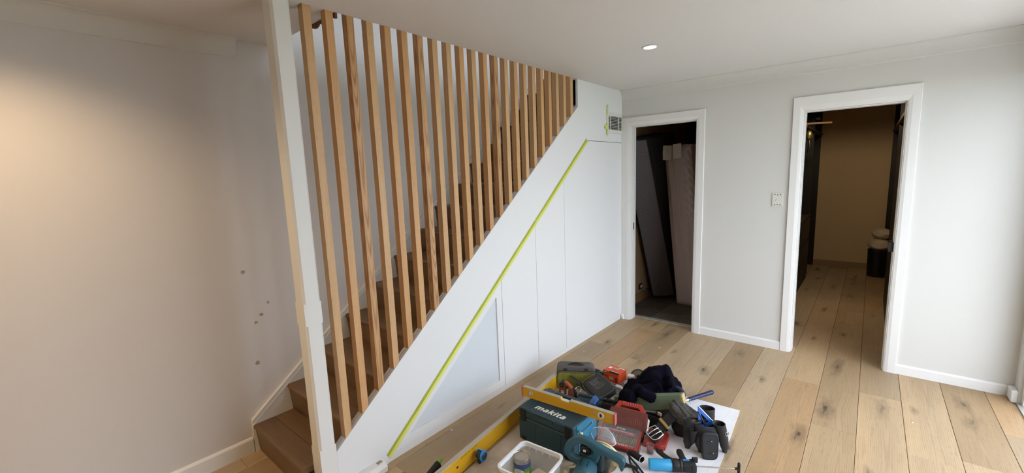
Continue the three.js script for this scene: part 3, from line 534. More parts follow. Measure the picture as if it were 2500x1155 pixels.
// long yellow level lying on its edge
{
  const t = thing('spirit_level', 'long yellow spirit level lying along the left side of the sheet', 'spirit level', [0.34, SY, 2.36], 0.0977);
  obj('beam', rbox(0.024, 0.092, 1.34, 0.002, 0, 0.05, 0), M.yellow, t);
  obj('top_rail', rbox(0.03, 0.006, 1.34, 0.0015, 0, 0.099, 0), M.greyCap, t); obj('bottom_rail', rbox(0.03, 0.005, 1.34, 0.0015, 0, 0.0026, 0), M.yellowDeep, t);
  for (const y of [0.022, 0.078]) obj('groove', box(0.0006, 0.0016, 1.3, 0.0121, y, 0), M.yellowDeep, t);
  for (const [z, y, h] of [[0.46, 0.05, 0.012], [0.42, 0.084, 0.002], [0.39, 0.084, 0.002], [0.36, 0.084, 0.002], [0.33, 0.084, 0.002], [0.3, 0.084, 0.002], [0.5, 0.03, 0.002], [0.54, 0.03, 0.002]]) obj('print_mark', box(0.0006, h, h > 0.01 ? 0.014 : 0.024, 0.0124, y, z), M.black, t);
  const k = thing('level_clamp', 'small dark blue faceted knob against the long level', 'knob', [0.418, 0.057, 2.668], 0.12);
  obj('grip', new THREE.CylinderGeometry(0.03, 0.024, 0.038, 9).rotateZ(-Math.PI / 2).translate(0.008, 0, 0), M.blueKnob, k);
  obj('collar', new THREE.CylinderGeometry(0.031, 0.031, 0.01, 9).rotateZ(-Math.PI / 2).translate(0.03, 0, 0), M.blueBright, k); obj('cap', new THREE.CylinderGeometry(0.019, 0.025, 0.006, 9).rotateZ(-Math.PI / 2).translate(0.038, 0, 0), M.blueKnob, k); obj('ridge', rbox(0.03, 0.006, 0.008, 0.002, 0.008, 0.03, 0), M.blueBright, k);
  obj('foot', rbox(0.02, 0.05, 0.022, 0.004, 0.0, -0.028, 0), M.blueKnob, k);
}
// green bag
{
  const t = thing('tool_bag', 'small olive and grey canvas tool bag with arched handle', 'bag', [0.385, SY, 1.585], 0.565), W = 0.292, Hh = 0.163;
  const prof = spline([[-W / 2, 0.012], [-W / 2 + 0.001, 0.08], [-W / 2 + 0.006, Hh - 0.022], [-W / 2 + 0.022, Hh], [0, Hh + 0.002], [W / 2 - 0.026, Hh - 0.001], [W / 2 - 0.008, Hh - 0.022], [W / 2 - 0.002, 0.08], [W / 2, 0.012], [W / 2 - 0.012, 0], [0, 0], [-W / 2 + 0.012, 0]], 90);
  obj('body', uvBox(ext(prof, 0.09, 0.01, [], 4).translate(0, 0, -0.05)), M.greyCloth, t);
  const pk = obj('front_pocket', uvBox(ext(spline([[-W / 2 + 0.006, 0.006], [-W / 2 + 0.006, 0.06], [-W / 2 + 0.01, 0.108], [-W / 2 + 0.024, 0.121], [0, 0.118], [W / 2 - 0.022, 0.12], [W / 2 - 0.008, 0.106], [W / 2 - 0.005, 0.06], [W / 2 - 0.006, 0.006], [0, 0.003]], 80), 0.03, 0.008, [], 4).translate(0, 0, 0.026)), M.olive, t);
  obj('piping', tube(spline([[-W / 2 + 0.006, 0.008], [-W / 2 + 0.009, 0.108], [-W / 2 + 0.024, 0.121], [0, 0.118], [W / 2 - 0.022, 0.12], [W / 2 - 0.008, 0.106], [W / 2 - 0.006, 0.008]], 40, false).map(([x, y]) => [x, y, 0.051]), 0.0026, 80, 6), M.oliveDark, pk);
  obj('handle', ext(spline([[-0.085, 0.158], [-0.05, 0.172], [-0.025, 0.184], [0.02, 0.186], [0.05, 0.174], [0.08, 0.157], [0.07, 0.152], [0.045, 0.165], [0.018, 0.176], [-0.022, 0.175], [-0.046, 0.164], [-0.074, 0.153]], 60), 0.022, 0.003).translate(0, 0, 0.0), M.charcoal, t);
  for (const x of [-0.078, 0.076]) obj('handle_tab', rbox(0.028, 0.018, 0.006, 0.0025, x, 0.142, 0.04), M.charcoal, t);
  obj('zip', tube([[-0.135, 0.128, 0.0405], [0, 0.131, 0.0405], [0.135, 0.128, 0.0405]], 0.0018, 30, 6), M.black, t); obj('zip_pull', rbox(0.006, 0.02, 0.004, 0.0015, -W / 2 - 0.003, 0.062, 0.02), M.black, t);
}
// coupling beside the bag
{
  const t = thing('hose_coupling', 'short ribbed black and teal coupling between bag and orange carton', 'coupling', [0.482, SY + 0.034, 1.4], -0.35);
  const st = [[0.0, 0.03, 0.034, M.black], [0.03, 0.026, 0.031, M.tealDark], [0.054, 0.014, 0.034, M.teal], [0.068, 0.018, 0.03, M.tealDark]];
  for (const [x, l, r, m] of st) obj('ring', rod(V(x - 0.045, 0, 0), V(x + l - 0.046, 0, 0), r, r, 28), m, t);
}
// clear screw box with the orange carton on top
{
  const t = thing('screw_box', 'flat clear plastic box of screws under the orange carton', 'box', [0.69, SY, 1.46], -0.25);
  obj('base', rbox(0.17, 0.018, 0.15, 0.004, 0, 0.0095, 0), M.milkyRim, t); obj('lid', rbox(0.166, 0.034, 0.146, 0.005, 0, 0.036, 0), M.clear, t);
  for (const x of [-0.03, 0.03]) obj('divider', box(0.002, 0.026, 0.14, x, 0.032, 0), M.milky, t);
  const r = rng(12); for (let i = 0; i < 26; i++) { const a = r() * 3.14, x = (r() - 0.5) * 0.13, z = (r() - 0.5) * 0.11, q = V(Math.cos(a) * 0.011, 0, Math.sin(a) * 0.011); obj('screw', rod(V(x, 0.022 + r() * 0.008, z).sub(q), V(x, 0.022 + r() * 0.008, z).add(q), 0.0022, 0.0014, 6), M.darkSteel, t); }
  obj('label', box(0.07, 0.0006, 0.03, 0.03, 0.0534, 0.045), M.lettering, t);
  const c = thing('orange_carton', 'bright orange-red carton with black and white labels', 'carton', [0.63, SY + 0.054, 1.432], -0.1);
  obj('carton_body', rbox(0.132, 0.078, 0.108, 0.0025, 0, 0.039, 0, 2), M.orange, c);
  const W2 = (w, h, x, y, m, z = 0.0543) => obj('print', box(w, h, 0.0006, x, y, z), m, c);
  W2(0.042, 0.014, -0.044, 0.068, M.black); W2(0.03, 0.005, -0.044, 0.068, M.lettering, 0.0546); W2(0.034, 0.022, 0.002, 0.03, M.greyCap); W2(0.016, 0.04, 0.045, 0.028, M.redDark); W2(0.03, 0.006, -0.04, 0.04, M.redDark);
  const T2 = (w, d, x, z, m, y = 0.0783) => obj('print', box(w, 0.0006, d, x, y, z), m, c);
  T2(0.05, 0.022, 0.0, -0.02, M.greyCap); T2(0.05, 0.008, 0.034, -0.042, M.lettering); T2(0.022, 0.03, -0.044, -0.012, M.lettering);
  obj('edge_tape', [rod(V(-0.008, 0.079, 0.053), V(0.064, 0.079, 0.053), 0.007, 0.007, 14)], M.black, c); obj('edge_tape', rod(V(0.0, 0.084, 0.051), V(0.06, 0.084, 0.051), 0.0035, 0.0035, 10), M.chrome, c);
  obj('side_flap', ext([[-0.05, 0.004], [0.05, 0.004], [0.05, 0.03], [0.0, 0.05], [-0.05, 0.035]], 0.0012).rotateY(Math.PI / 2).translate(0.066, 0, 0), M.orange, c);
  const p = thing('filler_tin', 'small black and clear pot wedged right of the orange carton', 'pot', [0.722, SY + 0.06, 1.352], 0);
  obj('body', rod(V(0, -0.06, 0), V(0, 0.005, 0), 0.024, 0.026, 24), M.black, p); obj('lid', rod(V(0, 0.005, 0), V(0, 0.02, 0), 0.027, 0.025, 24), M.milkyRim, p);
}
{
  const t = thing('grinding_disc', 'worn round grinding disc tilted behind the navy jacket', 'disc', [0.745, 0.05, 1.275], 0.25);
  const g = obj('disc', [lathe([[0.011, -0.002], [0.058, -0.002], [0.06, 0], [0.058, 0.002], [0.011, 0.002], [0.011, -0.002]], 48)], M.darkSteel, t); g.rotation.x = 0.75;
  const h = obj('label_ring', uvBox(lathe([[0.013, 0.0023], [0.045, 0.0023], [0.045, 0.003], [0.013, 0.003]], 40), 8), std({ map: T.roundel, roughness: 0.8 }), t); h.rotation.x = 0.75;
  obj('prop', rbox(0.05, 0.044, 0.03, 0.004, 0, -0.024, -0.03), M.charcoal, t);
}
// navy jacket heap
{
  const outline = [[0.735, 1.46], [0.75, 1.37], [0.82, 1.31], [0.88, 1.25], [0.96, 1.20], [1.04, 1.24], [1.09, 1.33], [1.12, 1.43], [1.13, 1.51], [1.10, 1.565], [1.03, 1.59], [0.97, 1.605], [0.91, 1.62], [0.86, 1.635], [0.81, 1.625], [0.775, 1.59], [0.745, 1.53]];
  const cxz = [0.93, 1.46], ring = spline(outline, 180), N = 180, R = 54, P = [], I = [];
  const bump = (x, z, bx, bz, s, h) => h * Math.exp(-((x - bx) ** 2 + (z - bz) ** 2) / (2 * s * s));
  const ridge = (x, z, ax, az, bx, bz, s, h) => { const dx = bx - ax, dz = bz - az, l2 = dx * dx + dz * dz, t = clamp(((x - ax) * dx + (z - az) * dz) / l2, 0, 1), q = Math.hypot(x - ax - t * dx, z - az - t * dz); return h * Math.exp(-q * q / (2 * s * s)); };
  const hgt = (x, z) => 0.098 + 0.028 * smooth(x, 0.78, 0.98) + 0.088 * smooth(0.125 - Math.hypot((x - 0.915) * 0.95, (z - 1.365) * 1.1), -0.02, 0.075) + ridge(x, z, 0.76, 1.44, 0.92, 1.46, 0.02, 0.02) + ridge(x, z, 1.0, 1.36, 1.09, 1.5, 0.03, 0.045) + ridge(x, z, 0.95, 1.5, 1.1, 1.55, 0.016, 0.03) + ridge(x, z, 0.8, 1.5, 1.04, 1.44, 0.014, 0.032) + ridge(x, z, 0.82, 1.57, 1.0, 1.5, 0.014, 0.026) - ridge(x, z, 0.86, 1.52, 1.05, 1.49, 0.012, 0.022) - ridge(x, z, 0.99, 1.42, 1.05, 1.55, 0.012, 0.025)
    + 0.034 * (fbm(x * 15 + 3, z * 15, 51, 3) - 0.5) + 0.007 * Math.sin(x * 70 + z * 50 + 7 * fbm(x * 8, z * 8, 7, 2));
  for (let j = 0; j <= R; j++) for (let i = 0; i < N; i++) {
    const f = Math.sin(j / R * Math.PI / 2), o = ring[i], k = 1 + 0.03 * Math.sin(i * 0.9) * f, x = lerp(cxz[0], o[0], f * k), z = lerp(cxz[1], o[1], f * k);
    const drop = Math.sqrt(Math.max(0, 1 - Math.pow(j / R, 6)));
    P.push(x, SY + 0.012 + hgt(x, z) * drop * (1 - 0.25 * f * f), z);
    if (j) { const a = (j - 1) * N + i, b = (j - 1) * N + (i + 1) % N, c = j * N + i, d = j * N + (i + 1) % N; I.push(a, b, c, b, d, c); }
  }
  const g = new THREE.BufferGeometry(); g.setAttribute('position', new THREE.Float32BufferAttribute(P, 3)); g.setIndex(I); g.computeVertexNormals();
  const t = thing('jacket', 'crumpled navy jacket heaped on top of the tools', 'jacket', [0, 0, 0]);
  obj('cloth', uvBox(g, 3), M.navy, t);
  const lumpy = (g, k) => { const p = g.attributes.position; for (let i = 0; i < p.count; i++) { const x = p.getX(i), y = p.getY(i), z = p.getZ(i), f = 1 + k * (fbm(x * 30 + 7, y * 30 + z * 21, 3, 3) - 0.5) * 2; p.setXYZ(i, x * f, y * f, z * f); } g.computeVertexNormals(); return g; };
  const cuff = obj('sleeve', new THREE.CapsuleGeometry(0.034, 0.06, 16, 32), M.navy, t); lumpy(cuff.geometry, 0.34); cuff.position.set(0.99, 0.163, 1.7); cuff.rotation.set(0.2, 0.2, 1.25);
  const c2 = obj('sleeve', lumpy(new THREE.SphereGeometry(0.06, 40, 28).scale(1.05, 0.95, 0.8), 0.3), M.navy, t); c2.position.set(0.872, 0.128, 1.735); const c3 = obj('sleeve', lumpy(new THREE.SphereGeometry(0.045, 32, 24).scale(1.3, 0.8, 1), 0.36), M.navy, t); c3.position.set(0.925, 0.168, 1.68);
  obj('collar', tube([[1.06, 0.1, 1.5], [1.1, 0.15, 1.47], [1.15, 0.14, 1.5], [1.165, 0.08, 1.55]], 0.016, 30, 10), M.jacketLining, t);
}
// green-painted block with cream end, propped on the belt
{
  const t = thing('green_block', 'grey-green painted timber block with a bare cream end', 'timber', [0, 0, 0]);
  frame(t, V(1.0, 0.112, 1.672), V(0.45, 0.135, -0.06), V(0.09, 0.16, 0.98));
  obj('block', uvBox(rbox(0.44, 0.092, 0.062, 0.004, -0.012, 0, 0)), M.plank, t); obj('bare_end', uvBox(rbox(0.012, 0.09, 0.06, 0.003, 0.214, 0, 0)), M.plankEnd, t);
}
// hammer, only the grip shows
{
  const t = thing('hammer', 'hammer with dark blue rubber grip sticking out over the sheet corner', 'hammer', [0, 0, 0]);
  frame(t, V(1.17, 0.04, 1.325), V(0.083, 0.006, -0.147), V(0.1, 1, 0.1));
  const pr = [[0, -0.055], [0.0125, -0.052], [0.0138, 0.02], [0.0132, 0.08], [0.0145, 0.13], [0.0165, 0.15], [0.013, 0.163], [0, 0.166]];
  obj('grip', lathe(pr, 24).rotateZ(-Math.PI / 2), M.blueDark, t); obj('shaft', rod(V(-0.2, 0, 0), V(0.0, 0, 0), 0.009, 0.0105), M.chrome, t);
  for (let i = 0; i < 9; i++) obj('grip_dot', new THREE.SphereGeometry(0.0022, 8, 6).translate(0.014 + i * 0.0135, 0.0, 0.0142), M.black, t);
  obj('highlight_band', new THREE.TorusGeometry(0.0137, 0.0012, 8, 24).rotateY(Math.PI / 2).translate(-0.048, 0, 0), M.chrome, t);
  obj('head', [rbox(0.03, 0.028, 0.12, 0.006, -0.205, 0, 0)], M.darkSteel, t);
}
// grey pouch with worn print
{
  const t = thing('grey_pouch', 'dark grey padded pouch with worn pale print lying on tools', 'pouch', [0, 0, 0]);
  frame(t, V(0.625, 0.085, 1.665), V(0.185, -0.03, 0.09), V(0.12, 0.9, 0.42));
  obj('pouch_body', uvBox(rbox(0.21, 0.17, 0.075, 0.03, 0, 0, 0, 5), 3), M.charcoal, t);
  obj('seam', tube(spline([[-0.098, -0.078], [0.098, -0.078], [0.1, 0.07], [0.06, 0.08], [-0.06, 0.08], [-0.1, 0.07]], 60).map(([x, y]) => [x * 0.93, y * 0.93, 0.031]), 0.003, 80, 6, true), M.greyCloth, t);
  const worn = printTex(256, 256, '#2b2a29', (g) => { const r = rng(6); g.translate(20, 236); g.rotate(-Math.PI / 2); g.strokeStyle = g.fillStyle = '#77736b'; g.lineWidth = 4; g.font = 'bold 84px sans-serif'; g.strokeText('RSI', 20, 96); g.lineWidth = 3; for (let i = 0; i < 4; i++) g.strokeRect(24 + 46 * i, 116, 34, 40 + 12 * (i % 2)); g.fillRect(16, 12, 180, 7); g.fillRect(30, 176, 120, 5); g.fillStyle = '#2b2a29'; for (let i = 0; i < 90; i++) g.fillRect(r() * 220, r() * 200, 3 + 9 * r(), 2 + 4 * r()); g.fillStyle = '#bdb8ae'; for (let i = 0; i < 7; i++) g.fillRect(r() * 200, r() * 180, 4, 4); });
  obj('worn_print', new THREE.PlaneGeometry(0.135, 0.115).translate(-0.005, 0.0, 0.0379), std({ map: worn, roughness: 0.8 }), t);
  const u = thing('dark_green_cloth', 'dark green cloth roll under the grey pouch', 'cloth', [0.63, 0.0, 1.78], 0.3);
  obj('roll', [new THREE.CapsuleGeometry(0.045, 0.12, 8, 20).rotateZ(Math.PI / 2).scale(1, 0.8, 1).translate(0, 0.042, 0)], M.tealDark, u); obj('fold', tube([[-0.09, 0.075, 0.0], [0, 0.082, 0.015], [0.09, 0.07, 0.01]], 0.012, 20, 8), M.tealDark, u);
  const b = thing('blue_strap', 'curved bright blue strap between case and grey pouch', 'strap', [0.735, SY, 1.93], 0.95);
  obj('strap', ext([[-0.03, 0.0], [-0.034, 0.06], [-0.024, 0.125], [0.0, 0.16], [0.02, 0.168], [0.02, 0.158], [0.004, 0.15], [-0.012, 0.118], [-0.02, 0.06], [-0.018, 0.0]], 0.05, 0.002).translate(0, 0, -0.025), M.strapBlue, b);
  obj('strap_tail', rbox(0.05, 0.012, 0.034, 0.004, 0.0, 0.006, 0), M.blue, b);
  const k = thing('black_socket_set', 'black knobbly holder right of the grey pouch', 'holder', [0.76, SY, 1.76], 0.2);
  obj('block', rbox(0.1, 0.07, 0.07, 0.015, 0, 0.035, 0), M.blackRubber, k); for (let i = 0; i < 3; i++) obj('cap', rod(V(-0.03 + i * 0.03, 0.07, 0.01), V(-0.03 + i * 0.03, 0.09, 0.012), 0.013, 0.012, 16), M.black, k);
}
// orange clamp-like tool
{
  const t = thing('orange_cutter', 'orange and black two-legged hand cutter standing behind the level', 'hand tool', [0.435, SY, 1.795], 0.15);
  obj('left_leg', ext(spline([[-0.062, 0.0], [-0.05, 0.07], [-0.038, 0.118], [-0.012, 0.128], [0.004, 0.112], [-0.002, 0.08], [-0.012, 0.0], [-0.036, -0.0]], 50), 0.032, 0.006, [], 3).translate(0, 0, -0.016), M.orangeDark, t);
  obj('bridge', ext(spline([[-0.03, 0.122], [0.0, 0.13], [0.026, 0.114], [0.05, 0.09], [0.036, 0.082], [0.012, 0.098], [-0.012, 0.1]], 40), 0.03, 0.006, [], 3).translate(0, 0, -0.015), M.orangeTool, t);
  obj('right_leg', ext(spline([[0.018, 0.0], [0.016, 0.05], [0.024, 0.086], [0.046, 0.092], [0.058, 0.076], [0.066, 0.04], [0.064, 0.0], [0.04, -0.0]], 50), 0.03, 0.006, [], 3).translate(0, 0, -0.015), M.orangeDark, t);
  obj('grip_back', tube([[0.05, 0.094, 0], [0.064, 0.072, 0], [0.07, 0.04, 0], [0.068, 0.004, 0]], 0.012, 24, 10), M.blackRubber, t);
  obj('knob', [rod(V(-0.032, 0.1, 0.012), V(-0.03, 0.112, 0.026), 0.018, 0.015, 18), new THREE.SphereGeometry(0.016, 18, 12).translate(-0.022, 0.124, 0.008)], M.black, t);
  obj('lever', rbox(0.012, 0.02, 0.014, 0.004, 0.016, 0.096, 0.016), M.black, t);
  obj('lettering', text('ID', 0.02, 0.001).rotateZ(-1.45).translate(-0.024, 0.05, 0.0162), M.lettering, t);
}
{
  const t = thing('pliers', 'dark slim pliers lying against the olive bag', 'pliers', [0, 0, 0]); frame(t, V(0.435, 0.098, 1.675), V(0.14, -0.028, 0.035), V(0, 1, 0.3));
  obj('jaw', rod(V(-0.05, 0.004, 0), V(0.06, 0.008, 0), 0.0035, 0.008, 10), M.darkSteel, t); obj('jaw', rod(V(-0.05, -0.004, 0), V(0.06, -0.008, 0), 0.0035, 0.008, 10), M.darkSteel, t);
  obj('handle', tube([[0.055, 0.01, 0], [0.1, 0.02, 0], [0.15, 0.016, 0]], 0.007, 20, 8), M.black, t); obj('handle', tube([[0.055, -0.01, 0], [0.1, -0.02, 0], [0.15, -0.016, 0]], 0.007, 20, 8), M.black, t);
  const k = thing('key_ring', 'thin metal ring hanging with a loop in front of the olive bag', 'ring', [0.5, 0.07, 1.74], 0.4);
  obj('ring', new THREE.TorusGeometry(0.02, 0.0022, 8, 32).rotateX(-0.9), M.chrome, k); obj('loop', tube([[0, -0.01, 0.012], [0.014, -0.035, 0.02], [0.004, -0.066, 0.022], [-0.012, -0.04, 0.02]], 0.002, 40, 6, true), M.darkSteel, k);
}
// teal system case
{
  const t = thing('tool_case', 'dark teal hard tool case with white lettering under the short level', 'tool case', [0.645, SY, 2.21], 0), W = 0.39, D = 0.285, B = 0.148, Hc = 0.207;
  obj('base', rbox(W, B, D, 0.009, 0, B / 2, 0), M.teal, t);
  const lid = obj('lid', rbox(W, Hc - B - 0.0015, D, 0.011, 0, (Hc + B + 0.0015) / 2, 0), M.teal, t);
  obj('seam', box(W - 0.012, 0.003, D - 0.012, 0, B, 0), M.tealDark, t);
  for (const x of [-0.158, 0.158]) for (const sz of [1, -1]) { const l = obj('latch', rbox(0.036, 0.078, 0.009, 0.003, x, 0.168, sz * (D / 2 + 0.003)), M.black, t); obj('latch_lip', rbox(0.032, 0.009, 0.012, 0.003, x, 0.203, sz * (D / 2 + 0.002)), M.black, l); }
  obj('foot', rbox(0.03, 0.022, 0.012, 0.003, -0.155, 0.016, D / 2), M.black, t); obj('foot', rbox(0.03, 0.022, 0.012, 0.003, 0.155, 0.016, D / 2), M.black, t);
  const grip = ext(spline([[-0.075, 0.0], [-0.06, -0.004], [-0.055, -0.026], [-0.045, -0.032], [0.045, -0.032], [0.055, -0.026], [0.06, -0.004], [0.075, 0.0], [0.04, 0.003], [-0.04, 0.003]], 60), 0.014, 0.003, [], 3).translate(0.0, 0.2045, D / 2 - 0.006); obj('front_grip', grip, M.teal, t);
  for (const x of [-0.118, 0.126]) obj('lid_rib', rbox(0.004, 0.004, D - 0.02, 0.0015, x, Hc, 0), M.tealDark, lid);
  obj('front_rib', [rbox(0.003, B - 0.03, 0.003, 0.001, -0.07, B / 2, D / 2), rbox(0.003, B - 0.03, 0.003, 0.001, 0.11, B / 2, D / 2)], M.tealDark, t);
  obj('lettering', text('makita', 0.046, 0.0016, 0.22).scale(0.98, 0.86, 1).rotateX(-Math.PI / 2).translate(0.004, Hc + 0.0005, 0.082), M.lettering, lid);
  obj('carry_handle', [rbox(0.17, 0.014, 0.03, 0.006, 0.0, Hc + 0.012, -0.105), rbox(0.03, 0.018, 0.034, 0.005, -0.085, Hc + 0.004, -0.105), rbox(0.03, 0.018, 0.034, 0.005, 0.085, Hc + 0.004, -0.105)], M.tealDark, lid);
  // right end: ribbed grip panel with slots, sky reflection painted as paler blue
  obj('end_panel', rbox(0.006, 0.11, 0.2, 0.003, W / 2 + 0.001, 0.085, -0.01), M.blueTeal, t); obj('end_panel', rbox(0.006, 0.05, 0.23, 0.003, W / 2 + 0.001, 0.176, -0.005), M.blueTeal, t);
  for (const y of [0.06, 0.09, 0.12]) obj('slot', rbox(0.004, 0.016, 0.014, 0.002, W / 2 + 0.004, y + 0.05, 0.1), M.tealDark, t);
  for (const z of [-0.09, -0.06]) obj('clip', rbox(0.01, 0.014, 0.02, 0.003, W / 2 + 0.004, 0.15, z), M.chrome, t);
}
// short level across the case
{
  const t = thing('spirit_level', 'short yellow spirit level resting across the teal case', 'spirit level', [0.706, SY + 0.2165, 2.216], 0.0815), L = 0.6;
  const top = []; for (const [x, y] of [[-L / 2, 0], [L / 2, 0], [L / 2, 0.06], [0.03, 0.06], [0.022, 0.048], [-0.022, 0.048], [-0.03, 0.06], [-L / 2, 0.06]]) top.push([x, y]);
  obj('beam', ext(top, 0.022, 0.0012).translate(0, 0, -0.011), M.yellow, t);
  obj('top_rail', [rbox(L / 2 - 0.03, 0.003, 0.026, 0.001, -(L / 4 + 0.015), 0.0612, 0), rbox(L / 2 - 0.03, 0.003, 0.026, 0.001, L / 4 + 0.015, 0.0612, 0)], M.greyCap, t);
  obj('bottom_rail', rbox(L, 0.0025, 0.026, 0.001, 0, 0.0011, 0), M.yellowDeep, t);
  for (const y of [0.018, 0.026, 0.034, 0.042]) obj('groove', box(L - 0.1, 0.0009, 0.0006, 0, y, 0.0111), M.yellowDeep, t);
  for (const s of [-1, 1]) obj('end_cap', rbox(0.012, 0.066, 0.03, 0.004, s * (L / 2 + 0.004), 0.03, 0), M.redCap, t);
  const v = obj('centre_vial', rod(V(-0.022, 0.054, 0), V(0.022, 0.054, 0), 0.006, 0.006, 16), M.clear, t); obj('vial_holder', rbox(0.05, 0.014, 0.02, 0.004, 0, 0.047, 0), M.milkyRim, v);
  for (const [x, m] of [[-0.245, M.greyCap], [0.225, M.milkyRim]]) { const r = obj('end_vial', [new THREE.TorusGeometry(0.016, 0.0028, 8, 32).translate(x, 0.031, 0.0112), new THREE.CylinderGeometry(0.016, 0.016, 0.002, 28).rotateX(Math.PI / 2).translate(x, 0.031, 0.0112)], m, t); obj('vial_tube', rbox(0.012, 0.02, 0.003, 0.0012, x, 0.031, 0.013), x > 0 ? M.darkSteel : M.cream, r); }
  obj('rivet', new THREE.TorusGeometry(0.006, 0.0016, 8, 20).translate(0.268, 0.031, 0.0112), M.greyCap, t); obj('rivet', new THREE.TorusGeometry(0.006, 0.0018, 8, 20).translate(0.185, 0.034, 0.0112), M.greyCap, t);
}
// open bit case: lid leaning back, base lying towards the viewer
const bits = (o, n, x0, x1, y0, h, z, m, seed) => { const r = rng(seed); for (let i = 0; i < n; i++) { const x = lerp(x0, x1, i / (n - 1)), l = h * (0.75 + 0.25 * r()); obj('drill_bit', rod(V(x, y0, z), V(x, y0 + l, z), 0.0028 + 0.0014 * r(), 0.002, 7), m, o); } };
{
  const t = thing('bit_case', 'open red drill bit case with clear lid and moulded carry handle', 'bit case', [0, 0, 0]);
  const lid = sub('lid', t); frame(lid, V(0.958, 0.03, 1.93), V(0.236, 0.0, -0.048), V(-0.09, 0.55, 0.6)); lid.name = 'lid';
  const W = 0.238;
  obj('tray', uvBox(ext([[-W / 2, 0], [W / 2, 0], [W / 2, 0.09], [W / 2 - 0.022, 0.118], [-W / 2 + 0.03, 0.118], [-W / 2, 0.095]], 0.03, 0.004)), M.redDark, lid);
  obj('handle', ext([[-W / 2 + 0.024, 0.112], [-W / 2 + 0.05, 0.16], [W / 2 - 0.05, 0.16], [W / 2 - 0.014, 0.112]], 0.03, 0.005, [[[-W / 2 + 0.05, 0.117], [-W / 2 + 0.064, 0.14], [W / 2 - 0.064, 0.14], [W / 2 - 0.042, 0.117]]]), M.red, lid);
  for (let i = 0; i < 7; i++) obj('finger_ridge', rbox(0.008, 0.02, 0.034, 0.0035, -0.042 + i * 0.0145, 0.151, 0.015), M.red, lid);
  obj('clear_cover', rbox(W - 0.012, 0.108, 0.006, 0.0025, 0, 0.058, 0.032), M.redClear, lid);
  bits(lid, 13, -0.06, 0.085, 0.035, 0.04, 0.0295, M.steel, 4);
  obj('corner_clip', rbox(0.008, 0.07, 0.026, 0.003, W / 2 + 0.002, 0.05, 0.016), M.lettering, lid);
  const base = sub('base', t); frame(base, V(0.957, 0.024, 2.025), V(0.236, 0.0, -0.05), V(0.02, 1, 0.12));
  obj('tray', rbox(W, 0.18, 0.036, 0.005, 0.0, 0, 0), M.redDark, base);
  obj('rim', ext([[-W / 2, -0.09], [W / 2, -0.09], [W / 2, 0.09], [-W / 2, 0.09]], 0.01, 0.002, [[[-W / 2 + 0.012, -0.08], [W / 2 - 0.012, -0.08], [W / 2 - 0.012, 0.08], [-W / 2 + 0.012, 0.08]]]).translate(0, 0, 0.014), M.red, base);
  const print = printTex(512, 200, '#241c1b', (g, w, h) => { g.fillStyle = '#b8361f'; g.fillRect(0, h * 0.5, w, h * 0.5); g.fillStyle = '#f2efe9'; g.font = 'italic bold 76px sans-serif'; g.fillText('FTN', 180, 78); g.font = 'bold 40px sans-serif'; g.fillText('DRILL & DRIVER BIT SET', 12, 142); g.font = 'bold 32px sans-serif'; g.fillText('3  6  8', 380, 186); });
  obj('printed_label', new THREE.PlaneGeometry(0.19, 0.056).translate(-0.008, 0.05, 0.0192), std({ map: print, roughness: 0.5 }), base);
  const print2 = printTex(512, 64, '#b2331f', (g) => { g.strokeStyle = '#f2efe9'; g.lineWidth = 8; for (const x of [250, 300, 350]) { g.beginPath(); g.arc(x, 32, 17, 0, 7); g.stroke(); } g.fillStyle = '#f2efe9'; g.beginPath(); g.arc(400, 32, 13, 0, 7); g.fill(); });
  obj('printed_label', new THREE.PlaneGeometry(0.2, 0.022).translate(-0.004, -0.066, 0.0192), std({ map: print2, roughness: 0.5 }), base);
  bits(base, 9, -0.095, -0.02, -0.052, 0.07, 0.021, M.steel, 7); bits(base, 12, -0.012, 0.1, -0.052, 0.068, 0.021, M.brass, 9);
  obj('clear_cover', rbox(W - 0.02, 0.166, 0.004, 0.0015, 0, 0, 0.027), M.clear, base);
  obj('corner_clip', rbox(0.012, 0.05, 0.034, 0.003, W / 2 + 0.003, 0.05, 0.006), M.darkSteel, base); obj('corner_clip', rbox(0.012, 0.05, 0.034, 0.003, W / 2 + 0.003, -0.05, 0.006), M.redClear, base);
}
{
  const t = thing('bit_case', 'small closed red case with clear top under the belt buckle', 'bit case', [1.128, SY + 0.018, 1.9], 0.16);
  obj('tray', ext([[-0.055, -0.08], [0.045, -0.08], [0.065, -0.06], [0.065, 0.06], [0.045, 0.08], [-0.055, 0.08]], 0.034, 0.004).rotateX(-Math.PI / 2).translate(0, -0.017, 0), M.red, t);
  obj('clear_cover', rbox(0.092, 0.008, 0.13, 0.003, -0.006, 0.02, 0), M.clear, t);
  bits(Object.assign(sub('rack', t), {}), 5, -0.035, 0.03, -0.02, 0.03, 0.02, M.steel, 3);
  obj('hinge_block', rbox(0.03, 0.026, 0.018, 0.003, 0.045, -0.001, 0.085), M.red, t); obj('hinge_hole', box(0.012, 0.012, 0.001, 0.05, 0.0, 0.0945), M.black, t);
  const c = thing('clear_cup', 'little clear plastic cup with dark bits beside the red case', 'cup', [1.14, SY, 2.018], 0);
  obj('cup', lathe([[0.0, 0.001], [0.019, 0.001], [0.021, 0.004], [0.0215, 0.05], [0.0225, 0.052], [0.02, 0.052], [0.0195, 0.005], [0, 0.003]], 28), M.clear, c);
  obj('dark_bits', rod(V(0, 0.004, 0), V(0, 0.022, 0), 0.0175, 0.018, 18), M.black, c); obj('red_cap', rod(V(0, 0.022, 0), V(0, 0.032, 0), 0.0172, 0.0172, 18), M.red, c);
  for (let i = 0; i < 4; i++) obj('bit', rod(V(-0.009 + i * 0.006, 0.03, 0.004), V(-0.01 + i * 0.0065, 0.048, 0.002), 0.0018, 0.0014, 6), M.steel, c);
}
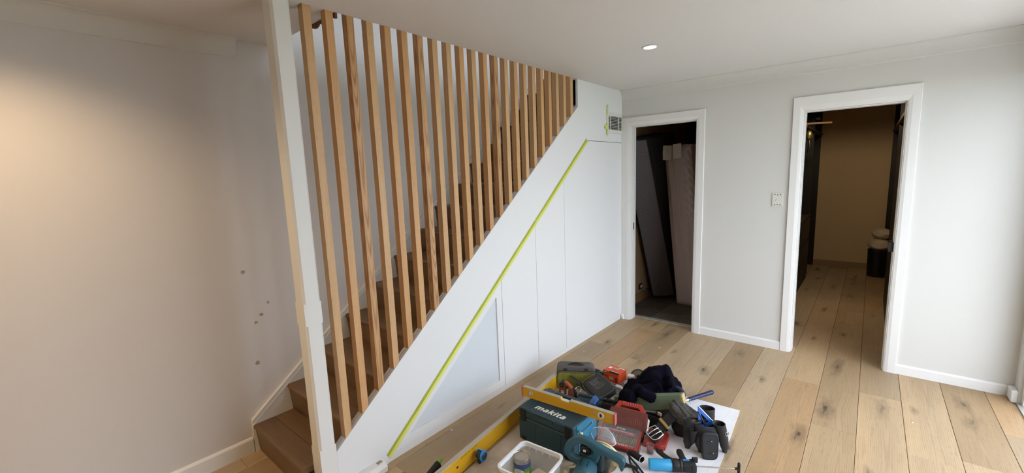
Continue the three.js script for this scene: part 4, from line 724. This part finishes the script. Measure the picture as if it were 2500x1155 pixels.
// tool belt
{
  const t = thing('tool_belt', 'black leather tool belt with pouches and a silver buckle', 'tool belt', [0, 0, 0]);
  // a pouch: elliptic tube lofted from bottom to top centres, open at the top
  const pouch = (pts, thick, up) => {
    const n = 40, rows = pts.length, P = [], I = [], c = new THREE.CatmullRomCurve3(pts.map((p) => V(p[0], p[1], p[2]))), S = 22;
    const prof = (k, f) => { const q = f * (rows - 1), i = Math.min(Math.floor(q), rows - 2), w = q - i; return lerp(pts[i][k], pts[i + 1][k], w * w * (3 - 2 * w)); };
    const ringAt = (f, inset) => { const o = c.getPoint(f), ra = prof(3, f) - inset, rb = prof(4, f) - inset, a = prof(5, f); for (let i = 0; i < n; i++) { const th = i / n * 6.28318, x = ra * Math.cos(th), z = rb * Math.sin(th), w = 1 + 0.05 * (fbm(th * 1.5, f * 4, up, 2) - 0.5); P.push(o.x + (x * Math.cos(a) + z * Math.sin(a)) * w, o.y, o.z + (-x * Math.sin(a) + z * Math.cos(a)) * w); } };
    for (let j = 0; j <= S; j++) ringAt(j / S, 0); for (let j = S; j >= 4; j--) ringAt(j / S, thick);
    const tot = S + 1 + S - 3; for (let j = 1; j < tot; j++) for (let i = 0; i < n; i++) { const a = (j - 1) * n + i, b = (j - 1) * n + (i + 1) % n, d = j * n + i, e = j * n + (i + 1) % n; I.push(a, d, b, b, d, e); }
    const cap = (row, rev) => { const k = P.length / 3; let x = 0, y = 0, z = 0; for (let i = 0; i < n; i++) { x += P[3 * (row * n + i)]; y += P[3 * (row * n + i) + 1]; z += P[3 * (row * n + i) + 2]; } P.push(x / n, y / n, z / n); for (let i = 0; i < n; i++) { const a = row * n + i, b = row * n + (i + 1) % n; rev ? I.push(k, a, b) : I.push(k, b, a); } };
    cap(0, true); cap(tot - 1, false);
    const g = new THREE.BufferGeometry(); g.setAttribute('position', new THREE.Float32BufferAttribute(P, 3)); g.setIndex(I); g.computeVertexNormals(); return uvBox(g, 4);
  };
  // [x, y, z, half width, half depth, turn]
  const p1 = obj('pouch', pouch([[1.292, SY, 1.845, 0.014, 0.01, 0.5], [1.298, 0.05, 1.845, 0.03, 0.022, 0.5], [1.305, 0.11, 1.83, 0.042, 0.026, 0.5], [1.308, 0.175, 1.82, 0.05, 0.03, 0.5]], 0.004, 2), M.leather, t);
  obj('loop_pocket', pouch([[1.325, 0.06, 1.868, 0.012, 0.01, 0.5], [1.33, 0.1, 1.868, 0.018, 0.014, 0.5], [1.332, 0.14, 1.864, 0.022, 0.017, 0.5]], 0.003, 4), M.leather, p1);
  const p2 = obj('pouch', pouch([[1.388, SY, 1.825, 0.042, 0.016, 0.55], [1.388, 0.06, 1.822, 0.062, 0.03, 0.55], [1.386, 0.115, 1.814, 0.07, 0.036, 0.55], [1.382, 0.168, 1.8, 0.072, 0.038, 0.55]], 0.004, 6), M.leather, t);
  {
    const f = sub('front_pocket', t); f.name = 'front_pocket'; frame(f, V(1.412, 0.085, 1.858), V(0.852, 0, -0.523), V(0.51, 0.1, 0.84));
    const g = ext(spline([[-0.034, -0.082], [0.034, -0.078], [0.045, -0.02], [0.04, 0.06], [0.0, 0.068], [-0.038, 0.06], [-0.044, -0.02]], 50), 0.026, 0.008, [], 4).translate(0, 0, -0.008); obj('flap', uvBox(g, 4), M.leather, f);
    obj('stitching', tube(spline([[-0.03, -0.074], [0.03, -0.07], [0.038, -0.02], [0.034, 0.054], [0.0, 0.06], [-0.032, 0.054], [-0.037, -0.02]], 50).map(([x, y]) => [x, y, 0.0178]), 0.0012, 70, 5, true), M.leatherDeep, f);
    for (const [y, x] of [[0.022, -0.008], [-0.044, 0.0]]) { obj('strap_slot', rbox(0.024, 0.005, 0.003, 0.0012, x, y, 0.0185), M.leatherDeep, f); obj('stud', new THREE.SphereGeometry(0.003, 10, 8).translate(x + 0.015, y + 0.002, 0.019), M.chrome, f); }
  }
  obj('pouch', pouch([[1.47, SY, 1.76, 0.012, 0.012, 0.5], [1.467, 0.05, 1.765, 0.024, 0.02, 0.5], [1.457, 0.11, 1.776, 0.03, 0.026, 0.5], [1.444, 0.178, 1.79, 0.033, 0.03, 0.5], [1.441, 0.186, 1.792, 0.035, 0.032, 0.5]], 0.004, 9), M.leather, t);
  obj('ring_clip', new THREE.TorusGeometry(0.012, 0.0018, 8, 24).rotateY(1.1).translate(1.484, 0.135, 1.785), M.steel, t);
  obj('pouch', pouch([[1.352, SY + 0.02, 1.672, 0.034, 0.028, 0.4], [1.352, 0.09, 1.677, 0.038, 0.03, 0.4], [1.35, 0.16, 1.682, 0.042, 0.032, 0.4], [1.348, 0.195, 1.682, 0.044, 0.033, 0.4]], 0.004, 12), M.leather, t);
  // crumpled suede apron top
  {
    const g = new THREE.BoxGeometry(1, 1, 1, 44, 26, 30), p = g.attributes.position;
    for (let i = 0; i < p.count; i++) { const v = V(p.getX(i), p.getY(i), p.getZ(i)).multiplyScalar(2), q = v.clone().normalize(), k = 1 / Math.pow(Math.abs(q.x) ** 3.2 + Math.abs(q.y) ** 3.2 + Math.abs(q.z) ** 3.2, 1 / 3.2); q.multiplyScalar(k);
      const f = 1 + 0.3 * (fbm(q.x * 2.2 + 9, q.y * 2.4 + q.z * 3, 33, 4) - 0.5) + 0.06 * Math.sin(q.x * 8 - q.z * 9 + 5 * fbm(q.x * 2, q.z * 2, 8, 2)); p.setXYZ(i, 1.25 + q.x * 0.115 * f + 0.02 * q.z, 0.122 + q.y * 0.048 * f - 0.022 * q.x, 1.725 + q.z * 0.088 * f + 0.05 * q.x); }
    const m = mergeVertices(g.deleteAttribute('uv').deleteAttribute('normal')); m.computeVertexNormals(); obj('suede_apron', uvBox(m, 4), M.suede, t);
    obj('gusset', pouch([[1.235, SY, 1.735, 0.055, 0.03, 0.4], [1.235, 0.06, 1.73, 0.075, 0.04, 0.4], [1.245, 0.12, 1.725, 0.085, 0.045, 0.4]], 0.005, 15), M.leatherDeep, t);
    for (const [x, z, w] of [[1.07, 1.725, 0.075], [0.945, 1.745, 0.06]]) obj('rolled_belt', pouch([[x, SY, z + 0.04, w, 0.026, 0.15], [x, 0.04, z + 0.04, w + 0.006, 0.028, 0.15], [x, 0.088, z + 0.036, w, 0.024, 0.15]], 0.006, 21), M.leatherDeep, t);
    obj('brass_disc', new THREE.CylinderGeometry(0.02, 0.02, 0.003, 28).rotateX(1.1).rotateY(0.4).translate(1.318, 0.15, 1.812), M.brass, t);
  }
  // belt strap curving down to the buckle
  const strap = (pts, w, m, name) => { const cv = new THREE.CatmullRomCurve3(pts.map((p) => V(...p))), P = [], I = [], n = 40, side = V(0.83, -0.1, 0.55).normalize(); for (let i = 0; i <= n; i++) { const q = cv.getPoint(i / n), tg = cv.getTangent(i / n), nn = side.clone().cross(tg).normalize().multiplyScalar(0.0022); for (const [s, k] of [[-1, 1], [1, 1], [1, -1], [-1, -1]]) { const e = q.clone().addScaledVector(side, s * w / 2).addScaledVector(nn, k); P.push(e.x, e.y, e.z); } if (i) for (let k = 0; k < 4; k++) { const a = 4 * (i - 1) + k, b = 4 * (i - 1) + (k + 1) % 4; I.push(a, a + 4, b, b, a + 4, b + 4); } } const g = new THREE.BufferGeometry(); g.setAttribute('position', new THREE.Float32BufferAttribute(P, 3)); g.setIndex(I); const h = flat(g); h.computeVertexNormals(); return obj(name, uvBox(h, 4), m, t); };
  strap([[1.2, 0.12, 1.735], [1.175, 0.125, 1.79], [1.155, 0.105, 1.85], [1.138, 0.075, 1.91], [1.125, 0.05, 1.965]], 0.072, M.leatherDeep, 'belt_strap');
  strap([[1.05, 0.05, 1.73], [1.12, 0.1, 1.72], [1.19, 0.13, 1.725]], 0.06, M.leatherDeep, 'belt_strap');
  const kp = obj('keeper', rbox(0.078, 0.005, 0.018, 0.002), M.brass, t); kp.position.set(1.157, 0.112, 1.855); kp.rotation.set(0.55, 0.55 - Math.PI * 0, 0.1); kp.rotation.set(0.5, -0.58, 0.0);
  const kp2 = obj('keeper', rbox(0.03, 0.02, 0.012, 0.003), M.greyCap, t); kp2.position.set(1.1, 0.112, 1.775); kp2.rotation.y = -0.4;
  const bk = sub('buckle', t); frame(bk, V(1.135, 0.079, 1.93), V(0.83, -0.1, 0.55), V(-0.05, 0.9, 0.45));
  obj('buckle_frame', tube(spline([[-0.04, 0.03], [-0.044, -0.022], [-0.03, -0.038], [0.03, -0.038], [0.044, -0.022], [0.04, 0.03]], 40, false).map(([x, y]) => [x, y, 0.006]), 0.0035, 60, 8), M.chrome, bk);
  for (const x of [-0.014, 0.014]) obj('prong', tube([[x, 0.034, 0.006], [x, 0.0, 0.01], [x * 0.9, -0.038, 0.007]], 0.0028, 20, 8), M.chrome, bk);
  obj('bar', rod(V(-0.042, 0.03, 0.004), V(0.042, 0.03, 0.004), 0.003), M.chrome, bk); void p2;
}
// blue speed square standing in the big pouch
{
  const t = thing('speed_square', 'bright blue triangular speed square standing in the belt pouch', 'square', [0, 0, 0]);
  const a = V(1.322, 0.243, 1.778), b = V(1.34, 0.118, 1.812), c = V(1.41, 0.152, 1.752); frame(t, b, c.clone().sub(b), c.clone().sub(b).cross(a.clone().sub(b)));
  const inv = t.matrix.compose(t.position, t.quaternion, V(1, 1, 1)).clone().invert(), [A, B, C] = [a, b, c].map((p) => p.clone().applyMatrix4(inv)), g = A.clone().add(B).add(C).divideScalar(3), sc = (p, k) => [lerp(g.x, p.x, k), lerp(g.y, p.y, k)];
  obj('plate', ext([A, B, C].map((p) => [p.x, p.y]), 0.006, 0.001, [[A, C, B].map((p) => sc(p, 0.5))]), M.blue, t);
  obj('slot_bar', rod(V(lerp(A.x, B.x, 0.22), lerp(A.y, B.y, 0.22), 0.003), V(lerp(B.x, C.x, 0.45), B.y, 0.003), 0.005), M.blueDark, t);
  obj('fence', rod(V(A.x + 0.002, A.y, 0.003), V(C.x + 0.002, C.y, 0.003), 0.005, 0.005, 4), M.chrome, t);
}
// caulking gun lying on the sheet
{
  const t = thing('caulking_gun', 'caulking gun with blue barrel, black trigger and long steel rod', 'caulking gun', [0, 0, 0]); frame(t, V(1.188, SY + 0.034, 2.154), V(0.102, 0, -0.064), V(0, 1, 0));
  obj('barrel', lathe([[0, 0], [0.026, 0], [0.029, 0.004], [0.029, 0.125], [0, 0.125]], 40).rotateZ(-Math.PI / 2), M.blueTube, t);
  obj('collar', lathe([[0.0, 0.118], [0.032, 0.118], [0.034, 0.124], [0.034, 0.15], [0.03, 0.156], [0.034, 0.16], [0.033, 0.17], [0, 0.172]], 32).rotateZ(-Math.PI / 2), M.black, t);
  obj('body', [rbox(0.07, 0.056, 0.05, 0.012, 0.2, 0.0, 0), rbox(0.03, 0.066, 0.046, 0.01, 0.226, 0.002, 0)], M.blackRubber, t);
  obj('badge', rbox(0.034, 0.01, 0.004, 0.0015, 0.195, 0.012, 0.0).rotateX(0).translate(0, 0, 0.0255), M.blueBright, t); obj('badge', rbox(0.034, 0.003, 0.013, 0.001, 0.195, 0.0285, 0.006), M.blueBright, t);
  obj('trigger', ext(spline([[0.16, 0.02], [0.12, 0.06], [0.08, 0.115], [0.062, 0.128], [0.058, 0.118], [0.09, 0.06], [0.13, 0.01]], 40), 0.02, 0.005, [], 3).translate(0, 0, -0.01), M.black, t);
  obj('grip', ext(spline([[0.182, 0.0], [0.176, 0.06], [0.17, 0.12], [0.182, 0.13], [0.198, 0.124], [0.204, 0.06], [0.216, 0.0]], 40), 0.026, 0.008, [], 4).translate(0, 0, -0.013), M.blackRubber, t);
  obj('release_lever', rbox(0.03, 0.012, 0.03, 0.004, 0.238, 0.01, 0.03), M.black, t);
  obj('rod', rod(V(0.2, 0.0, 0), V(0.45, 0.0, 0), 0.0035), M.chrome, t);
  obj('pull_handle', [rbox(0.014, 0.014, 0.07, 0.006, 0.456, 0, 0), rod(V(0.436, 0, 0), V(0.456, 0, 0), 0.006, 0.008)], M.black, t);
}
// black pipe end, white strip, cables, spool
{
  const t = thing('vacuum_nozzle', 'short black pipe with open silver-rimmed end beside the caulking gun', 'pipe', [0, 0, 0]); frame(t, V(1.092, 0.058, 2.15), V(0.06, 0.006, 0.026), V(0, 1, 0));
  obj('pipe', lathe([[0.0165, 0], [0.0175, 0.0], [0.0175, 0.075], [0.0155, 0.075], [0.0155, 0.0], [0.0165, 0]], 32).rotateZ(-Math.PI / 2), M.blackRubber, t); obj('rim', new THREE.TorusGeometry(0.0168, 0.0016, 8, 36).rotateY(Math.PI / 2).translate(0.075, 0, 0), M.chrome, t);
  obj('plug', rod(V(0, 0, 0), V(0.01, 0, 0), 0.0155), M.black, t);
  const w = thing('white_wedge', 'narrow white plastic wedge with dark marks below the black pipe', 'wedge', [1.158, SY + 0.011, 2.205], -0.62);
  obj('wedge', ext([[-0.06, -0.016], [0.055, -0.013], [0.06, 0.0], [0.055, 0.013], [-0.06, 0.016]], 0.02, 0.003).rotateX(-Math.PI / 2).translate(0, -0.01, 0), M.milkyRim, w); obj('mark', box(0.012, 0.0008, 0.004, 0.02, 0.0101, 0.003), M.black, w); obj('mark', box(0.004, 0.0008, 0.006, 0.036, 0.0101, -0.002), M.black, w);
  const s = thing('tape_roll', 'cream roll lying in front of the saw cable', 'roll', [1.1, SY, 2.41], 0);
  obj('roll', lathe([[0.013, 0], [0.033, 0], [0.035, 0.003], [0.035, 0.024], [0.033, 0.027], [0.013, 0.027], [0.013, 0]], 36), M.cream, s); obj('core', lathe([[0.011, 0.001], [0.014, 0.001], [0.014, 0.029], [0.011, 0.029], [0.011, 0.001]], 28), M.timber, s);
}
// circular saw
{
  const t = thing('circular_saw', 'teal circular saw with looped handle and cream blade guard', 'circular saw', [1.0, SY, 2.405], 0.225);
  const outer = [[-0.163, 0.133], [-0.149, 0.185], [-0.119, 0.216], [-0.091, 0.233], [-0.058, 0.238], [-0.015, 0.23], [0.028, 0.215], [0.08, 0.198], [0.127, 0.185], [0.152, 0.174], [0.16, 0.159], [0.154, 0.12], [0.142, 0.105], [0.132, 0.118], [0.126, 0.14], [0.08, 0.155], [0.04, 0.165], [0.02, 0.12], [-0.02, 0.075], [-0.07, 0.072], [-0.11, 0.08], [-0.14, 0.096]];
  const hole = [[-0.122, 0.13], [-0.114, 0.158], [-0.092, 0.186], [-0.052, 0.199], [-0.014, 0.184], [-0.006, 0.168], [-0.034, 0.142], [-0.09, 0.118]];
  obj('handle', ext(shape(spline(outer, 110), [spline(hole, 50).reverse()]), 0.04, 0.011, [], 4).translate(0, 0, -0.02), M.tealSaw, t);
  const trg = obj('trigger', [rbox(0.05, 0.034, 0.03, 0.008, -0.045, 0.163, 0.0), rbox(0.03, 0.03, 0.034, 0.006, -0.06, 0.176, 0)], M.black, t); obj('switch_mark', ext([[-0.007, -0.006], [0.007, -0.006], [0.007, 0.006], [-0.007, 0.006]], 0.001, 0, [[[-0.003, -0.002], [0.003, -0.002], [0.003, 0.002], [-0.003, 0.002]]]).translate(-0.048, 0.168, 0.0165), M.lettering, trg);
  obj('motor_housing', lathe([[0, 0.13], [0.03, 0.128], [0.046, 0.118], [0.052, 0.1], [0.053, 0.03], [0.048, 0.0], [0, 0]], 40).rotateX(Math.PI / 2).translate(-0.03, 0.09, 0.012), M.tealSaw, t);
  obj('gear_case', [rbox(0.13, 0.09, 0.05, 0.016, -0.02, 0.1, -0.02, 4)], M.tealDark, t);
  obj('vent_slot', [0, 1, 2, 3].map((i) => rbox(0.004, 0.002, 0.05, 0.001, -0.05 + i * 0.012, 0.141, 0.07)), M.black, t);
  obj('brush_cap', rod(V(0.018, 0.09, 0.08), V(0.028, 0.09, 0.08), 0.009, 0.008), M.black, t);
  // fixed blade guard behind the handle, lower guard, blade and base plate
  const arcG = (r0, r1, a0, a1, n = 40) => { const p = []; for (let i = 0; i <= n; i++) { const a = lerp(a0, a1, i / n); p.push([r1 * Math.cos(a), r1 * Math.sin(a)]); } for (let i = n; i >= 0; i--) { const a = lerp(a0, a1, i / n); p.push([r0 * Math.cos(a), r0 * Math.sin(a)]); } return p; };
  obj('blade_guard', ext(arcG(0.07, 0.104, 0.05, 3.1), 0.034, 0.005, [], 3).translate(0.015, 0.07, -0.085), M.cream, t);
  obj('guard_rim', ext(arcG(0.098, 0.107, 0.05, 3.1), 0.04, 0.003).translate(0.015, 0.07, -0.088), M.cream, t);
  obj('blade', lathe([[0.008, -0.001], [0.09, -0.0008], [0.09, 0.0008], [0.008, 0.001], [0.008, -0.001]], 48).rotateX(Math.PI / 2).translate(0.015, 0.094, -0.068), M.steel, t);
  obj('base_plate', [rbox(0.26, 0.004, 0.13, 0.0015, -0.01, 0.012, -0.01)], M.steel, t);
  obj('depth_guide', rbox(0.012, 0.06, 0.02, 0.002, -0.085, 0.19, -0.05).rotateZ(0.0), M.cream, t);
  obj('side_bracket', [ext([[-0.03, 0], [0.03, 0], [0.03, 0.05], [0.016, 0.05], [0.012, 0.03], [-0.012, 0.03], [-0.016, 0.05], [-0.03, 0.05]], 0.004).translate(-0.115, 0.012, 0.06), rbox(0.05, 0.008, 0.012, 0.002, -0.075, 0.105, 0.035).rotateZ(0.35)], M.cream, t);
  obj('cord_boot', lathe([[0, 0], [0.014, 0], [0.016, 0.006], [0.01, 0.012], [0.008, 0.05], [0.006, 0.07], [0, 0.07]], 20).rotateZ(-Math.PI / 2).translate(0.152, 0.14, 0), M.black, t);
  const loc = (p) => t.worldToLocal(V(...p)); t.updateMatrixWorld(true);
  obj('power_cord', tube([V(0.2, 0.138, 0), V(0.235, 0.12, 0.02), loc([1.245, 0.07, 2.36]), loc([1.24, 0.03, 2.28]), loc([1.17, 0.035, 2.22]), loc([1.08, 0.05, 2.17]), loc([1.05, 0.035, 2.12]), loc([1.06, 0.012, 2.085])], 0.0055, 90, 10), M.black, t);
  obj('power_cord', tube([loc([1.055, 0.02, 2.1]), loc([1.1, 0.045, 2.2]), loc([1.16, 0.05, 2.28]), loc([1.24, 0.02, 2.42]), loc([1.27, 0.012, 2.55])], 0.0055, 60, 10), M.black, t);
}
// clear plastic scoop between case and saw
{
  const t = thing('clear_scoop', 'transparent curved plastic scoop between teal case and red case', 'scoop', [0, 0, 0]); frame(t, V(0.912, 0.085, 2.15), V(0.15, -0.03, -0.005), V(0.1, 0.72, 0.68));
  const g = new THREE.SphereGeometry(1, 40, 20, 0, Math.PI * 2, 0, Math.PI / 2), p = g.attributes.position; for (let i = 0; i < p.count; i++) p.setXYZ(i, p.getX(i) * 0.08, -p.getZ(i) * 0.05, 0.034 * p.getY(i));
  g.computeVertexNormals(); obj('shell', g, M.clearHazy, t); obj('lip', tube(spline([[-0.08, 0], [0, 0.05], [0.08, 0], [0, -0.05]], 60).map(([x, y]) => [x, y, 0]), 0.0022, 80, 8, true), M.milkyRim, t);
}
// plastic tub, paint tin, offcut and clear piece inside
{
  const t = thing('plastic_tub', 'translucent white square plastic tub at the front edge', 'tub', [0.755, SY, 2.63], 0.09), a = 0.128, h = 0.137;
  const sq = (s, r) => { const p = []; for (const [cx, cz, a0] of [[1, 1, 0], [-1, 1, 1], [-1, -1, 2], [1, -1, 3]]) for (let k = 0; k <= 8; k++) { const th = (a0 + k / 8) * Math.PI / 2; p.push([cx * (s - r) + r * Math.cos(th), cz * (s - r) + r * Math.sin(th)]); } return p; };
  const wall = (s0, y0, s1, y1, th) => { const A = sq(s0, 0.035), B = sq(s1, 0.035), A2 = sq(s0 - th, 0.033), B2 = sq(s1 - th, 0.033), n = A.length, P = [], I = []; for (let i = 0; i < n; i++) { P.push(A[i][0], y0, A[i][1], B[i][0], y1, B[i][1], B2[i][0], y1, B2[i][1], A2[i][0], y0, A2[i][1]); const e = 4 * i, f = 4 * ((i + 1) % n); for (let k = 0; k < 4; k++) { const u = e + k, v = e + (k + 1) % 4, w = f + k, x = f + (k + 1) % 4; I.push(u, v, w, v, x, w); } } const g = new THREE.BufferGeometry(); g.setAttribute('position', new THREE.Float32BufferAttribute(P, 3)); g.setIndex(I); const q = flat(g); q.computeVertexNormals(); return q; };
  obj('wall', wall(a - 0.014, 0.002, a - 0.004, h - 0.02, 0.0015), M.milky, t); obj('base', ext(sq(a - 0.014, 0.035), 0.002).rotateX(-Math.PI / 2), M.milky, t);
  const rim = obj('rim', [wall(a - 0.002, h - 0.024, a + 0.001, h - 0.004, 0.004), wall(a + 0.004, h - 0.006, a + 0.004, h, 0.011)], M.milkyRim, t);
  for (let i = -2; i <= 2; i++) obj('rim_tab', rbox(0.004, 0.014, 0.003, 0.001, i * 0.042, h - 0.03, -a + 0.008), M.milkyRim, rim);
  const c = thing('paint_tin', 'small paint tin with silver lid and green label in the tub', 'tin', [0.672, SY + 0.003, 2.6], 0.3), hc = 0.112, r = 0.046;
  const lbl = printTex(512, 128, '#5b9636', (g, w, hh) => { g.fillStyle = '#434a7c'; g.fillRect(0, 0, w, 40); g.fillStyle = '#20262c'; for (let i = 0; i < 4; i++) g.fillRect(10 + i * 128, 44, 40, 60); g.fillStyle = '#e8eee4'; for (let i = 0; i < 4; i++) for (let k = 0; k < 4; k++) g.fillRect(16 + i * 128, 52 + k * 13, 26, 5); g.fillStyle = '#8fc04e'; for (let i = 0; i < 4; i++) g.fillRect(66 + i * 128, 70, 44, 36); });
  obj('can_body', lathe([[0, 0], [r, 0], [r + 0.001, 0.003], [r, 0.005], [r, hc - 0.006], [r + 0.0015, hc - 0.003], [r, hc]], 44), M.steel, c);
  const lw = new THREE.CylinderGeometry(r + 0.0004, r + 0.0004, hc - 0.03, 48, 1, true).translate(0, hc / 2 - 0.008, 0); obj('label', lw, std({ map: lbl, roughness: 0.5, side: THREE.DoubleSide }), c);
  const lid = obj('lid', lathe([[r - 0.0005, hc - 0.002], [r + 0.0015, hc], [r, hc + 0.003], [r - 0.004, hc + 0.001], [r - 0.006, hc - 0.005], [r - 0.008, hc - 0.001], [r - 0.012, hc - 0.001], [r - 0.016, hc - 0.003], [0.0, hc - 0.003]], 48), M.tinLid, c); obj('lid_ring', new THREE.TorusGeometry(0.014, 0.001, 6, 30).rotateX(Math.PI / 2).translate(0, hc - 0.003, 0), M.steel, lid);  // brownish reflection is put into the lid metal colour
  const o = thing('timber_offcut', 'pale timber offcut lying inside the plastic tub', 'timber', [0.797, SY + 0.022, 2.585], -0.1); obj('offcut', uvBox(rbox(0.13, 0.038, 0.07, 0.002)), M.timber, o);
  const b = thing('black_bracket', 'black piece under the offcut in the tub', 'bracket', [0.745, SY + 0.014, 2.66], -0.3); obj('bracket', [rbox(0.09, 0.02, 0.022, 0.004), rbox(0.02, 0.03, 0.03, 0.005, 0.035, 0.004, 0)], M.black, b);
  const q = thing('clear_wrap', 'crumpled clear plastic piece in front of the paint tin', 'wrap', [0.715, SY + 0.06, 2.678], 0.3); const gq = new THREE.IcosahedronGeometry(0.034, 2), pq = gq.attributes.position; for (let i = 0; i < pq.count; i++) { const k = 0.8 + 0.4 * hash2(Math.round(pq.getX(i) * 900), Math.round(pq.getY(i) * 900 + pq.getZ(i) * 500), 3); pq.setXYZ(i, pq.getX(i) * k, pq.getY(i) * k * 1.2, pq.getZ(i) * k * 0.6); } gq.computeVertexNormals(); obj('wrap', gq, M.milky, q); obj('wrap_tail', rbox(0.02, 0.06, 0.003, 0.001, 0.0, -0.02, 0.005), M.milky, q);
}
// bottom-left pieces
{
  const t = thing('white_board_offcut', 'white rounded board end lying against the stair wall foot', 'board', [0.032, 0.0, 3.2], 0.06);
  obj('board', ext([[-0.028, 0], [0.028, 0], [0.03, 0.03], [0.012, 0.05], [-0.028, 0.055]], 0.36, 0.008, [], 4).translate(0, 0, -0.18), M.trim, t); obj('chip', rbox(0.02, 0.004, 0.03, 0.0015, -0.006, 0.0535, -0.15), M.filler, t);
  const g = thing('hand_snips', 'black hand tool with green tip near the long level end', 'hand tool', [0.312, 0.0, 2.915], 0.35);
  obj('body', ext(spline([[-0.03, 0], [-0.024, 0.05], [-0.004, 0.078], [0.014, 0.07], [0.026, 0.04], [0.03, 0]], 40), 0.11, 0.008, [], 3).translate(0, 0, -0.055), M.blackRubber, g);
  obj('green_tip', rod(V(0.004, 0.06, -0.05), V(0.012, 0.082, -0.075), 0.012, 0.008, 16), M.canGreen, g); obj('green_inlay', rbox(0.01, 0.05, 0.05, 0.004, 0.026, 0.03, 0.02), M.canGreen, g);
  tag(obj('masking_tape', box(0.02, 0.0008, 0.05, 0, 0, 0), M.lettering), 'scrap of white tape on the boards beside the long level', 'tape').position.set(0.27, 0.0006, 2.72);
}
// plaster crumbs on the boards
{
  const r = rng(91), spots = [[0.05, 2.55, 'tiny white plaster crumb on the boards below the mesh panel'], [0.12, 1.02, 'tiny white plaster crumb on the boards before the cupboard doors'], [0.63, 0.55, 'tiny white plaster crumb on the boards before the narrow doorway'], [2.3, 0.78, 'tiny white plaster crumb on the pale boards right of the robe doorway']];
  for (const [x, z, l] of spots) { const g = new THREE.IcosahedronGeometry(0.005 + 0.002 * r(), 0); g.scale(1.2, 0.5, 1); tag(obj('plaster_crumb', g.translate(x, 0.002, z), M.trim), l, 'crumb'); }
}
renderer.render(scene, camera);
